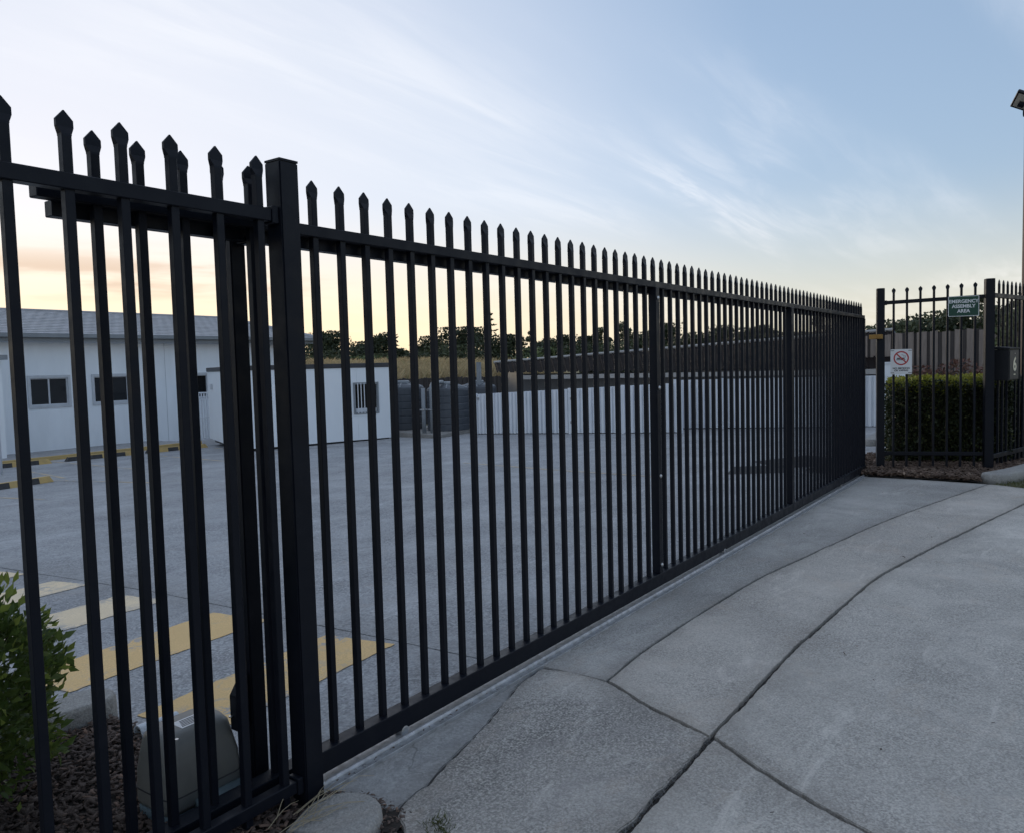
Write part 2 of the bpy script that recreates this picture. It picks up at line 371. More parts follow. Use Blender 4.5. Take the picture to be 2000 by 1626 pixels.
# ------------------------------------------------------------------ ground
def lotz(y): return -.03*max(0, y-2.3)
def build_ground():
    xs = [-400, -60, -20, -6, 2, 12, 24, 60, 160, 500]; ys = [-400, -60, -10, 0, 2.3, 12, 24, 40, 120, 500]
    v = [(x, y, -.09 + lotz(min(y, 40))) for y in ys for x in xs]; n = len(xs)
    f = [(j*n+i, j*n+i+1, (j+1)*n+i+1, (j+1)*n+i) for j in range(len(ys)-1) for i in range(n-1)]
    tag(raw('ground', v, f, MAT['ground']), kind='structure')
build_ground()

def interp(tab, x):
    for (x0, y0), (x1, y1) in zip(tab, tab[1:]):
        if x <= x1: return y0 + (y1-y0)*(x-x0)/(x1-x0)
    return tab[-1][1]
def dense(pts, step=.05):
    out = []
    for (x0, y0), (x1, y1) in zip(pts, pts[1:]):
        n = max(1, int(math.hypot(x1-x0, y1-y0)/step))
        out += [(x0+(x1-x0)*k/n, y0+(y1-y0)*k/n) for k in range(n)]
    return out + [pts[-1]]
def smooth_line(pts, step=.12):
    out = []
    P = [pts[0]] + list(pts) + [pts[-1]]
    for i in range(1, len(P)-2):
        p0, p1, p2, p3 = P[i-1:i+3]; n = max(2, int(math.hypot(p2[0]-p1[0], p2[1]-p1[1])/step))
        for k in range(n):
            t = k/n
            out.append(tuple(.5*((2*p1[a]) + (-p0[a]+p2[a])*t + (2*p0[a]-5*p1[a]+4*p2[a]-p3[a])*t*t + (-p0[a]+3*p1[a]-3*p2[a]+p3[a])*t**3) for a in (0, 1)))
    return out + [pts[-1]]
def offset(pts, d):
    out = []
    for i, p in enumerate(pts):
        a, b = pts[max(0, i-1)], pts[min(len(pts)-1, i+1)]
        tx, ty = b[0]-a[0], b[1]-a[1]; l = math.hypot(tx, ty) or 1
        out.append((p[0]-ty/l*d, p[1]+tx/l*d))
    return out
def rough_line(pts, jit):
    n = len(pts); w1 = [random.gauss(0, 1) for _ in range(n)]; out = []
    for i, (x, y) in enumerate(pts):
        k = sum(w1[(i+d) % n] for d in range(-2, 3))/2.2
        out.append((x+jit*(.55*k+random.uniform(-.6,.6)), y+jit*(.55*w1[(i*7) % n]*.4+.55*k+random.uniform(-.6,.6))))
    return out
def slab(name, poly, mat, parent, zf=lambda x, y: 0, thick=.07, jit=.003, bev=.0035, step=.03, res=.13):
    pts = rough_line(dense(list(poly)+[poly[0]], step)[:-1], jit)
    bm = bmesh.new(); f = bm.faces.new([bm.verts.new((x, y, 0)) for x, y in pts])
    bm.normal_update()
    if f.normal.z < 0: f.normal_flip()
    ret = bmesh.ops.extrude_face_region(bm, geom=[f]); tops = set(e for e in ret['geom'] if isinstance(e, bmesh.types.BMVert))
    topf = [e for e in ret['geom'] if isinstance(e, bmesh.types.BMFace)][0]
    for v in bm.verts:
        if v not in tops: v.co.z -= thick
    if bev: bmesh.ops.bevel(bm, geom=list(topf.edges), offset=bev, segments=2, affect='EDGES', clamp_overlap=True)
    bmesh.ops.triangulate(bm, faces=[fc for fc in bm.faces if len(fc.verts) > 4])
    for _ in range(7):
        ed = [e for e in bm.edges if e.calc_length() > res and all(abs(v.co.z) < 1e-5 for v in e.verts)]
        if not ed: break
        bmesh.ops.subdivide_edges(bm, edges=ed, cuts=1)
        bmesh.ops.triangulate(bm, faces=[fc for fc in bm.faces if len(fc.verts) > 3 and all(abs(v.co.z) < 1e-5 for v in fc.verts)])
    bmesh.ops.recalc_face_normals(bm, faces=bm.faces)
    B = np.array(pts); V = np.array([v.co[:2] for v in bm.verts]); dist = np.empty(len(V))
    for i in range(0, len(V), 2000): dist[i:i+2000] = np.sqrt(((V[i:i+2000,None]-B[None])**2).sum(2).min(1))
    for v in bm.verts: v.co.z += zf(v.co.x, v.co.y)
    me = bpy.data.meshes.new(name); bm.to_mesh(me); bm.free(); me.materials.append(mat)
    at = me.attributes.new('edge', 'FLOAT', 'POINT'); at.data.foreach_set('value', np.exp(-dist/.05).astype(np.float32))
    return obj(name, me, parent)

# driveway: base sheet (the joints) and its slabs
def build_driveway():
    base = MB().box(-3, 10.2, -4, 2.29, -.085, -.022).build('driveway', MAT['joint']); tag(base, kind='structure')
    J1 = smooth_line([(3.168,1.752),(3.616,1.781),(4.396,1.766),(5.195,1.728),(5.836,1.642),(7.264,1.444),(8.45,1.224),(10.271,.822)])
    J2r = smooth_line([(2.885,1.148),(3.18,1.148),(3.592,1.151),(4.074,1.148),(4.893,1.113),(5.595,1.075),(6.26,.971),(7.121,.811),(9.069,.427),(10.0,.24)])
    J2l = [(-3,1.13),(2.13,1.138),(2.448,1.138),(2.885,1.148)]
    J3u = [(3.143,2.092),(3.181,1.943),(3.168,1.752)]
    J3m = smooth_line([(3.168,1.752),(3.12,1.66),(3.042,1.526),(2.97,1.36),(2.885,1.148)])
    J3d = [(2.885,1.148),(2.741,.917),(2.609,.672),(2.538,.503),(2.3,-.4),(1.6,-4)]
    g = .0085; rev = lambda p: list(reversed(p))
    TR = 2.118
    # A: strip beside the track
    slab('concrete_slab', [(3.15+g, TR)] + [(10.35, TR), (10.352,1.5), (10.29,.822+.012)] + rev(offset(J1, g)), MAT['drive_a'], base)
    # B: middle band
    slab('concrete_slab', offset(J1, -g) + [(10.24,.7),(10.0,.24+g)] + rev(offset(J2r, g*1.35))[:-1] + [(2.885+g*1.5,1.148+g*1.4)] + rev(offset(J3m, g))[1:-1], MAT['drive_b'], base)
    # C: the broad slab
    slab('concrete_slab', [(2.885+g*1.9,1.148-g*1.1)] + offset(J2r, -g*1.2)[1:] + [(9.4,-1.6),(8.4,-4),(1.6+g,-4)] + rev(offset(J3d, g*1.15))[1:-1], MAT['drive'], base)
    # D: older slab by the gate post
    D = offset(J3m, -g)[1:-1]
    up = [(2.93,2.075),(2.524,1.955),(2.172,1.878),(2.022,1.845),(1.908,1.837),(1.83,1.80),(1.79,1.74),(1.74,1.69),(1.6,1.6),(1.2,1.47),(.6,1.25),(-3,1.2)]
    slab('concrete_slab', rev(D) + [(3.158,1.752),(3.165,1.94),(3.13,TR-.03)] + up + offset(J2l, g), MAT['drive_old'], base, bev=.005, jit=.0055)
    # E: near slab
    slab('concrete_slab', offset(J2l, -g*1.7)[:-1] + [(2.885-g*1.4,1.148-g*1.9)] + offset(J3d, -g*1.15)[1:] + [(-3,-4)], MAT['drive'], base)
    # smooth mortar between slab and track
    slab('mortar_fillet', [(1.83,2.1),(1.95,TR),(2.6,TR),(3.12,TR),(2.93,2.083),(2.524,1.963),(2.172,1.886),(2.022,1.853),(1.908,1.845),(1.845,1.83),(1.84,1.95)], MAT['mortar'], base, zf=lambda x, y: -.006, bev=.004, jit=.006)
    return base
build_driveway()

# car park, a gently falling plane
JX = [(3.085,2.3),(3.1,3.0),(3.11,5.4),(2.98,7.57),(2.9,12),(2.8,24.5)]
def build_lot():
    zf = lambda x, y: -.03*(y-2.3)
    v = [(-6,2.29,-.07),(19,2.29,-.07),(19,25,-.75),(-6,25,-.75)]
    lot = tag(raw('car_park', v, [(0,1,2,3)], MAT['joint']), kind='structure')
    slab('concrete_slab', offset(JX, .006) + [(-6,24.5),(-6,2.3)], MAT['lot'], lot, zf, .06, .002, .004, .15, .9)
    slab('concrete_slab', offset(JX, -.006) + [(18.9,24.5),(18.9,2.3)], MAT['lot'], lot, zf, .06, .002, .004, .15, .9)
    def flat(name, pts, mat, h=.004):
        n = len(pts); return raw(name, [(x, y, -.03*(y-2.3)+h) for x, y in pts], [tuple(range(n))], mat, lot)
    # crossing stripes
    for k, (yc, w, x0, x1) in enumerate([(3.16,.47,1.83,3.02),(4.2,.47,1.8,3.0),(5.26,.46,1.75,2.98),(6.27,.42,1.72,2.97),(7.2,.4,1.7,2.93)]):
        sl = .085; pts = [(x0, yc-w/2+sl*(x0-2.4)), (x1+.03, yc-w/2+sl*(x1-2.4)), (x1-.03, yc+w/2+sl*(x1-2.4)), (x0-.02, yc+w/2+sl*(x0-2.4))]
        flat('crossing_stripe', rough_line(dense(pts+[pts[0]], .035)[:-1], .007), MAT['stripe'] if k < 2 else MAT['pale_stripe'])
    # bay lines
    for (xa, ya), (xb, yb) in [((6.9,15.37),(7.26,12.4)),((5.25,14.0),(5.47,12.3)),((9.24,20.4),(8.6,15.4)),((10.8,18.3),(10.1,14.5)),((12.6,18.6),(11.75,14.4)),
                               ((10.75,8.7),(10.1,6.25)),((10.1,6.25),(9.75,4.6)),((7.8,18.3),(7.2,15.3))]:
        l = math.hypot(xb-xa, yb-ya); nx, ny = -(yb-ya)/l*.035, (xb-xa)/l*.035
        flat('bay_line', [(xa-nx,ya-ny),(xb-nx,yb-ny),(xb+nx,yb+ny),(xa+nx,ya+ny)], MAT['line'])
    for pts in ([(10.17,3.78),(11.0,4.0),(11.35,3.25),(10.5,3.05)], [(11.0,3.35),(11.65,3.95),(12.6,3.4),(12.1,2.75),(11.2,2.9)]):
        flat('asphalt_patch', pts, MAT['asphalt'])
    return lot
build_lot()

# ------------------------------------------------------------------ kerbs
def kerb_piece(name, pts, half, h, mat, z0=-.03, nose_end=False, parent=None, zf=lambda x, y: 0):
    C = smooth_line(pts, .08)
    def outline(w, inset):
        L_, R_ = offset(C, w), offset(C, -w)
        if nose_end:
            (x0, y0), (x1, y1) = C[-2], C[-1]; a = math.atan2(y1-y0, x1-x0)
            arc = [(x1+w*math.cos(a+t), y1+w*math.sin(a+t)) for t in [math.pi/2*(1-k/5) for k in range(1, 10)]]
        else: arc = []
        return L_ + arc + list(reversed(R_))
    rs = []
    for w, z in ((half, z0), (half*.99, h*.5), (half*.965, h*.8), (half*.91, h*.95), (half*.84, h)):
        rs.append([(x, y, z+zf(x, y)) for x, y in outline(w, 0)])
    mb = MB(); mb.rings(rs); me = mb.mesh(name, mat)
    bm = bmesh.new(); bm.from_mesh(me); bmesh.ops.triangulate(bm, faces=[f for f in bm.faces if len(f.verts) > 4]); bm.to_mesh(me); bm.free()
    for p in me.polygons: p.use_smooth = len(p.vertices) == 4
    return obj(name, me, parent)
k = thing('kerb', 'cracked grey concrete kerb with rounded nose at the foot of the gate post', 'kerb', (0,0,0))
kerb_piece('kerb_segment', [(1.575,1.868),(1.63,1.890),(1.69,1.914)], .132, .042, MAT['kerb'], nose_end=True, parent=k)
kerb_piece('kerb_segment', [(.2,1.26),(.75,1.52),(1.2,1.725),(1.556,1.860)], .132, .040, MAT['kerb'], parent=k)
k = thing('kerb', 'pale concrete kerb curving along the grass below the letterbox', 'kerb', (0,0,0))
kerb_piece('kerb_segment', [(11.55,.44),(11.1,.56),(10.75,.68),(10.5,.79)], .125, .10, MAT['kerb'], nose_end=True, parent=k)
kerb_piece('kerb_segment', [(15,-.4),(13.4,0.02),(12.3,.26),(11.57,.435)], .125, .10, MAT['kerb'], parent=k)
k = thing('kerb', 'dark concrete kerb behind the leafy bush, beside the yellow crossing', 'kerb', (0,0,0))
kerb_piece('kerb_segment', [(-1,3.52),(.6,3.5),(1.2,3.46),(1.66,3.42)], .1, .1, MAT['kerb'], z0=-.1, nose_end=True, parent=k)
k = thing('kerb', 'low concrete kerb with yellow paint seen past the gate end', 'kerb', (0,0,0))
kerb_piece('kerb_segment', [(18.6,3.0),(16.5,2.95),(14.2,2.8)], .12, .1, MAT['kerb'], z0=-.1, nose_end=True, parent=k)
MB().box(14.3,15.2,2.66,2.684,-.02,.085).build('painted_edge', MAT['yellow'], k)

# ------------------------------------------------------------------ fence parts
def picket_mesh(top, bottom, half=.0125):
    h = half; rs = []
    for hx, hy, z in ((h,h,bottom),(h,h,top-.066),(h*1.05,h*.92,top-.060),(.0175,.0085,top-.051),(.0215,.0055,top-.042),(.0218,.0045,top-.024),(.0012,.0025,top)):
        rs.append([(-hx,-hy,z),(hx,-hy,z),(hx,hy,z),(-hx,hy,z)])
    mb = MB(); mb.rings(rs); me = mb.mesh('picket', MAT['black'])
    bm = bmesh.new(); bm.from_mesh(me)
    ed = [e for e in bm.edges if all(v.co.z < top-.0655 for v in e.verts) and abs(e.verts[0].co.z-e.verts[1].co.z) > .5]
    bmesh.ops.bevel(bm, geom=ed, offset=.0018, segments=1, affect='EDGES'); bm.to_mesh(me); bm.free()
    return me
def rail(name, x0, x1, y0, y1, z0, z1, parent, mat='black', bev=.0025): return MB().box(x0,x1,y0,y1,z0,z1).build(name, MAT[mat], parent, bevel=bev)
def bolt(parent, loc, r=.011, axis='y'):
    mb = MB(); mb.rings([[(loc[0]+rr*math.cos(a), loc[1]-d, loc[2]+rr*math.sin(a)) for a in [2*math.pi*i/12 for i in range(12)]] for rr, d in ((r,0),(r,.003),(r*.8,.008),(r*.35,.011))])
    return mb.build('bolt', MAT['steel_bolt'], parent, smooth=True)
def post(name, label, loc, rotz, size, h, group=None, z0=-.1):
    t = thing(name, label, 'fence post', loc, rotz, group); s = size/2
    MB().box(-s,s,-s,s,z0,h-.004).build('post_tube', MAT['black'], t, bevel=.004, seg=2)
    mb = MB(); mb.rings([[(-a,-a,z),(a,-a,z),(a,a,z),(-a,a,z)] for a, z in ((s*.985,h-.004),(s*.985,h+.003),(s*.6,h+.006))]); mb.build('post_cap', MAT['black'], t)
    return t

# sliding gate
GY, GX0 = 2.2104, 1.9346
gate = thing('sliding_gate', 'long black steel sliding gate with spear pickets across the driveway', 'gate', (GX0, GY, 0))
pm = picket_mesh(2.1076, .07)
for i in range(-6, 70): obj('picket', pm, gate, (.125*i + random.uniform(-.0012,.0012) - {-6: .018, -5: .015, -4: .003, -3: .006, -2: .013, -1: .01}.get(i, 0), 0, .014*max(0, (12-i)/18) + random.uniform(-.002,.002)))
xl, xr = -.93, 69*.125+.12
rail('top_rail', xl, xr, -.022, .022, 1.918, 1.957, gate)
rail('guide_rail', xl+.06, xr-.3, .030, .072, 1.882, 1.925, gate)
rail('bottom_rail', xl, xr, -.035, .018, .022, .102, gate)
rail('rack_strip', xl, xr-.1, .030, .052, .05, .088, gate)
for xs_, w in ((22*.125-.008, .050), (45*.125+.02, .075)):
    rail('stile', xs_-w/2, xs_+w/2, -.034, .020, .1022, 1.9178, gate)
for xs_ in (xr-.035,): rail('stile', xs_, xs_+.05, -.025, .025, .1022, 1.9178, gate)
for z in (1.852, 1.288, .729, .157): bolt(gate, (22*.125-.008, -.0345, z), .013)
for xw in (.335, 3.86, 7.5):
    mb = MB(); mb.rings([[(xw+r*math.cos(a), y, .012+r*math.sin(a)) for a in [2*math.pi*i/20 for i in range(20)]] for r, y in ((.016,-.037),(.022,-.035),(.018,-.02),(.022,-.006),(.022,0))]); mb.build('wheel', MAT['galv'], gate, smooth=False)
for i in range(-6, 69):
    pass

# track on the ground
tr = thing('gate_track', 'galvanised steel gate track bolted along the edge of the driveway', 'track', (1.745, 2.185, 0))
lt = 10.42-1.745
mb = MB(); mb.rings([[(x, -.038+.012*math.cos(a), .002+.015*math.sin(a)) for a in [math.pi*i/8 for i in range(9)]] for x in (0, lt)], closed=False, cap=False); mb.build('round_rail', MAT['galv'], tr, smooth=True)
rail('base_flange', 0, lt, -.082, .055, -.012, .002, tr, 'galv', .001)
rail('edge_lip', 0, lt, -.086, -.0825, -.012, .0085, tr, 'galv', .001)
for kx in [x*.62+.25 for x in range(14)]:
    mb = MB(); mb.lathe([(.008,.002),(.008,.007),(.005,.008)], 8, (kx,-.062,0)); mb.build('anchor_bolt', MAT['steel_bolt'], tr)

# near fence panel, left of the gate post
nf = thing('picket_fence', 'black spear-top fence panel left of the gate post, in front of the gate tail', 'fence', (1.626, 2.11, 0), 0)
pm2 = picket_mesh(2.126, -.03)
for i in range(-16, 1): obj('picket', pm2, nf, (.1455*i, 0, random.uniform(-.003,.003)))
rail('top_rail', -2.5, .035, -.02, .02, 1.926, 1.967, nf)
rail('bottom_rail', -2.5, .035, -.02, .02, .063, .104, nf)
for z in (1.919, .056):
    MB().box(.0355,.0590,-.026,.026,z,z+.056).build('rail_bracket', MAT['black'], nf, bevel=.003)
post('fence_post', 'square black gate post between the fence panel and the sliding gate', (1.7235, 2.11, 0), 0, .075, 2.124)
bp = post('guide_post', 'black post behind the gate tail, carrying its top guide', (1.685, 2.33, 0), 0, .058, 1.96)
MB().box(-.012,.03,-.1,-.035,1.875,1.90).build('guide_bracket', MAT['black'], bp, bevel=.003)
mb = MB(); mb.rings([[(-.0295,0,.0),(-.0295,.05,.0),(-.0295,.05,.30),(-.0295,.0,.34)],[(-.0355,0,0),(-.0355,.05,0),(-.0355,.05,.30),(-.0355,0,.34)]]); mb.build('gusset', MAT['black'], bp)
mb = MB(); mb.add([(-.036,-.02,.24),(-.036,.02,.24),(-.036,.02,.43),(-.036,-.02,.43),(-.085,-.02,.24),(-.085,.02,.24),(-.085,.02,.36),(-.085,-.02,.36)],[(0,1,2,3),(4,7,6,5),(0,4,5,1),(1,5,6,2),(2,6,7,3),(3,7,4,0)]); mb.build('catch_plate', MAT['black'], bp, bevel=.003)

# far return fence: A -> B, and B -> right
Ax, Ay, Bx, By = 10.945, 2.062, 11.346, .915
hAB = math.atan2(By-Ay, Bx-Ax); lAB = math.hypot(Bx-Ax, By-Ay)
post('fence_post', 'black round-cornered post at the closing end of the gate', (Ax, Ay, 0), hAB, .09, 2.29)
post('fence_post', 'black corner post between the sign panel and the letterbox panel', (Bx, By, 0), hAB, .1, 2.345)
cf = thing('picket_fence', 'black spear-top panel carrying the two signs, in front of the hedge', 'fence', (Ax, Ay, 0), hAB)
pm3 = picket_mesh(2.305, .05)
for i in range(7): obj('picket', pm3, cf, (.152+.1515*i, 0, .004*i-.012))
for nm, z in (('top_rail', 2.09), ('bottom_rail', .205)):
    mb = MB(); s_ = .028 if nm == 'top_rail' else .0
    mb.add([(.05,-.02,z),(lAB-.055,-.02,z+s_),(lAB-.055,.02,z+s_),(.05,.02,z),(.05,-.02,z+.045),(lAB-.055,-.02,z+.045+s_),(lAB-.055,.02,z+.045+s_),(.05,.02,z+.045)],[(0,3,2,1),(4,5,6,7),(0,1,5,4),(1,2,6,5),(2,3,7,6),(3,0,4,7)])
    mb.build(nm, MAT['black'], cf, bevel=.003)
    MB().box(.0455,.075,-.026,.026,z-.006,z+.051).build('rail_bracket', MAT['black'], cf, bevel=.003)
hC = R(-14.4)
fc = thing('picket_fence', 'black spear-top panel with the letterbox, running off to the right', 'fence', (Bx, By, 0), hC)
pm4 = picket_mesh(2.354, .07)
for i in range(1, 24): obj('picket', pm4, fc, (.168+.1455*i, 0, 0))
rail('top_rail', .05, 3.7, -.02, .02, 2.128, 2.182, fc)
rail('bottom_rail', .05, 3.7, -.02, .02, .155, .21, fc)
# timber stop
tb = thing('timber_block', 'raw yellow pine block on the post where the gate closes', 'timber block', (10.9, 2.1, 1.665))
MB().box(-.05,.05,-.075,.075,0,.055).build('block', MAT['pine_block'], tb, bevel=.004)

# ------------------------------------------------------------------ signs
def text_mesh(body, size, mat, bold=.0, depth=.001, spacing=1.0):
    cu = bpy.data.curves.new('txt', 'FONT'); cu.body = body; cu.size = size; cu.align_x = 'CENTER'; cu.align_y = 'CENTER'; cu.offset = bold; cu.extrude = depth; cu.space_character = spacing; cu.resolution_u = 4
    o = bpy.data.objects.new('txt', cu); S.collection.objects.link(o); bpy.context.view_layer.update()
    me = bpy.data.meshes.new_from_object(o.evaluated_get(bpy.context.evaluated_depsgraph_get())); me.transform(Matrix.Rotation(math.pi/2, 4, 'X'))
    me.materials.clear(); me.materials.append(mat); bpy.data.objects.remove(o); return me
def in_frame(ox, oy, h, x, y, z): return (ox+x*math.cos(h)-y*math.sin(h), oy+x*math.sin(h)+y*math.cos(h), z)
def rrect(w, h, r, n=5):
    out = []
    for cx, cz, a0 in ((w/2-r,-h/2+r,-90),(w/2-r,h/2-r,0),(-w/2+r,h/2-r,90),(-w/2+r,-h/2+r,180)):
        out += [(cx+r*math.cos(R(a0+90*k/n)), cz+r*math.sin(R(a0+90*k/n))) for k in range(n+1)]
    return out
def plate(name, w, h, r, y0, y1, mat, parent, cx=0, cz=0):
    P = rrect(w, h, r); mb = MB(); mb.rings([[(cx+x, y1, cz+z) for x, z in P],[(cx+x, y0, cz+z) for x, z in P]]); return mb.build(name, mat, parent)
sg = thing('emergency_sign', 'green sign with white words EMERGENCY ASSEMBLY AREA on the fence', 'sign', in_frame(Ax,Ay,hAB,.926,-.034,1.907), hAB)
plate('border', .338, .246, .012, -.0015, .0, MAT['sign_white'], sg, 0, .123)
plate('face', .324, .232, .008, -.0028, -.0016, MAT['sign_green'], sg, 0, .123)
for tx, z in (('EMERGENCY', .180), ('ASSEMBLY', .121), ('AREA', .063)):
    obj('lettering', text_mesh(tx, .0565, MAT['sign_white'], .0016, .0004, 1.0), sg, (0, -.0034, z))
ns = thing('no_smoking_sign', 'white sign with red crossed circle reading NO SMOKING OR VAPING', 'sign', in_frame(Ax,Ay,hAB,.234,-.034,1.217), hAB)
plate('face', .245, .312, .012, -.0015, 0, MAT['sign_white'], ns, 0, .156)
def ring_mesh(cx, cz, r0, r1, y0, y1, n=40):
    mb = MB(); rs = []
    for r, y in ((r1,y1),(r1,y0),(r0,y0),(r0,y1)): rs.append([(cx+r*math.cos(2*math.pi*i/n), y, cz+r*math.sin(2*math.pi*i/n)) for i in range(n)])
    mb.rings(rs, cap=False); return mb
mb = ring_mesh(0, .20, .072, .088, -.0026, -.0016); mb.build('red_ring', MAT['sign_red'], ns)
mb = MB(); mb.obox(Matrix.Translation((0,-.0029,.20)) @ Matrix.Rotation(R(45), 4, 'Y'), .150, .0006, .016); mb.build('red_slash', MAT['sign_red'], ns)
MB().box(-.050,.040,-.0024,-.0017,.190,.204).build('cigarette', MAT['sign_black'], ns)
MB().box(-.055,.046,-.0024,-.0017,.175,.184).build('vape_pen', MAT['sign_black'], ns)
mb = MB(); mb.tube([(.03,-.0021,.214),(.034,-.0021,.228),(.022,-.0021,.236),(.004,-.0021,.243)], .002, 6); mb.tube([(.046,-.0021,.206),(.05,-.0021,.222),(.043,-.0021,.236)], .002, 6); mb.build('smoke', MAT['sign_black'], ns)
for tx, z in (('NO SMOKING', .073), ('OR VAPING', .046)): obj('lettering', text_mesh(tx, .030, MAT['sign_black'], .0009, .0003, 1.02), ns, (0, -.0022, z))
for sx in (-.1, .1):
    for z in (.018, .294): MB().box(sx-.02,sx+.02,-.003,-.0016,z-.003,z+.003).build('cable_tie', MAT['sign_black'], ns)

# ------------------------------------------------------------------ letterbox
lb = thing('letterbox', 'black metal letterbox with a pale number 6 on the fence', 'letterbox', in_frame(Bx,By,hC,.10,0,1.115), hC)
MB().box(0,.34,-.185,-.025,0,.375).build('body', MAT['letterbox'], lb, bevel=.004)
mb = MB(); mb.add([(-.012,-.2,.378),(.352,-.2,.378),(.352,-.02,.378),(-.012,-.02,.378),(-.012,-.2,.392),(.352,-.2,.392),(.352,-.02,.412),(-.012,-.02,.412)],[(0,3,2,1),(4,5,6,7),(0,1,5,4),(1,2,6,5),(2,3,7,6),(3,0,4,7)]); mb.build('lid', MAT['letterbox'], lb, bevel=.002)
MB().box(.02,.32,-.191,-.1855,.012,.362).build('front_door', MAT['letterbox_front'], lb, bevel=.002)
obj('number', text_mesh('6', .23, MAT['brass'], .005, .0015), lb, (.18,-.193,.185))
MB().box(.15,.21,-.1925,-.1912,.062,.076).build('name_tag', MAT['brass'], lb)
mb = MB(); mb.rings([[(.18+.008*math.cos(2*math.pi*i/10), y, .325+.008*math.sin(2*math.pi*i/10)) for i in range(10)] for y in (-.1912,-.196)]); mb.build('lock', MAT['steel_bolt'], lb)

# ------------------------------------------------------------------ gate motor, pipe
mo = thing('gate_motor', 'grey gate motor box in the mulch behind the gate tail', 'gate motor', (1.495, 2.44, 0))
def rr3(w, d, r, z, cx=0, cy=0): return [(cx+x, cy+y, z) for x, y in rrect(w, d, r, 4)]
mb = MB(); mb.rings([rr3(.275,.205,.035,.045), rr3(.285,.215,.04,.06), rr3(.28,.21,.04,.16), rr3(.262,.19,.045,.225,0,.004), rr3(.25,.176,.05,.266,0,.006), rr3(.225,.15,.05,.285,0,.008), rr3(.18,.11,.04,.291,0,.01)]); mb.build('cover', MAT['motor'], mo, smooth=True)
mb = MB(); mb.rings([rr3(.29,.2,.05,.0), rr3(.29,.2,.05,.044)]); mb.build('base_casting', MAT['motor_base'], mo, smooth=False)
mb = MB(); mb.rings([rr3(.288,.218,.041,.098), rr3(.288,.218,.041,.102)]); mb.build('cover_seam', MAT['rubber'], mo)
for sx in (-.1, .1): mb = MB(); mb.lathe([(.007,.0),(.007,.004)], 8, (sx,-.1,.288)); mb.build('cover_screw', MAT['steel_bolt'], mo)
MB().box(-.045,.075,-.045,.02,.2905,.2922).build('warning_label', MAT['sign_white'], mo)
for i in range(5): MB().box(-.038+.004*i,.03+.03*random.random(),-.036+.0105*i,-.031+.0105*i,.2923,.2927).build('print_line', MAT['sign_black'], mo)
mb = MB(); mb.tube([(-.05,-.122,.05),(.12,-.122,.05)], .026, 14); mb.build('gearbox_tube', MAT['motor_base'], mo, smooth=True)
pd = thing('motor_pad', 'worn concrete pad under the gate motor', 'concrete pad', (1.46, 2.42, 0))
slab('pad_block', [(-.21,-.13),(.2,-.1),(.2,.19),(-.16,.21)], MAT['kerb'], pd, lambda x, y: .0, .08, .004, .006)
pi = thing('drain_pipe', 'short white plastic pipe stub poking out of the mulch', 'pipe', (1.70, 3.04, 0))
mb = MB(); mb.rings([[(x, r*math.cos(a), .035+r*math.sin(a)) for a in [2*math.pi*i/20 for i in range(20)]] for r, x in ((.026,.12),(.026,.02),(.026,.0),(.031,-.002),(.031,-.05),(.025,-.05),(.025,-.02))], cap=False); mb.build('pipe_end', MAT['pvc_white'], pi, smooth=False)
mb = MB(); mb.lathe([(.024,0),(.024,.003)], 20); me = mb.mesh('pipe_cap', MAT['pvc_white']); me.transform(Matrix.Translation((-.03,0,.035)) @ Matrix.Rotation(R(90), 4, 'Y')); obj('pipe_cap', me, pi)

# ------------------------------------------------------------------ mulch, grass
def sheet(name, poly, z, mat, kind='structure', res=.12, amp=.012):
    xs = [p[0] for p in poly]; ys = [p[1] for p in poly]; bm = bmesh.new()
    f = bm.faces.new([bm.verts.new((x, y, 0)) for x, y in dense(list(poly)+[poly[0]], res)[:-1]])
    bmesh.ops.triangulate(bm, faces=bm.faces[:])
    for _ in range(3):
        bmesh.ops.subdivide_edges(bm, edges=[e for e in bm.edges if e.calc_length() > res*1.6], cuts=1)
        bmesh.ops.triangulate(bm, faces=bm.faces[:])
    for v in bm.verts: v.co.z = z(v.co.x, v.co.y) + random.uniform(-amp, amp)
    bm.normal_update()
    for fc_ in bm.faces:
        if fc_.normal.z < 0: fc_.normal_flip()
    me = bpy.data.meshes.new(name); bm.to_mesh(me); bm.free(); me.materials.append(mat)
    return tag(obj(name, me), kind=kind)
def inside(poly, P):
    x, y = P[:,0], P[:,1]; r = np.zeros(len(P), bool)
    for (x0,y0),(x1,y1) in zip(poly, poly[1:]+poly[:1]):
        c = ((y0 > y) != (y1 > y)) & (x < (x1-x0)*(y-y0)/(y1-y0+1e-12)+x0); r ^= c
    return r
def scatter(poly, n):
    a = np.array(poly); P = rng.uniform(a.min(0), a.max(0), (n*4, 2)); P = P[inside(poly, P)]; return P[:n]
def rand_frames(n, tilt):
    yaw = rng.uniform(0, 2*np.pi, n); pt = rng.normal(0, tilt, n); rl = rng.normal(0, tilt, n)
    u = np.stack([np.cos(yaw)*np.cos(pt), np.sin(yaw)*np.cos(pt), np.sin(pt)], 1)
    w = np.stack([-np.sin(yaw)*np.cos(rl), np.cos(yaw)*np.cos(rl), np.sin(rl)], 1)
    return u, w
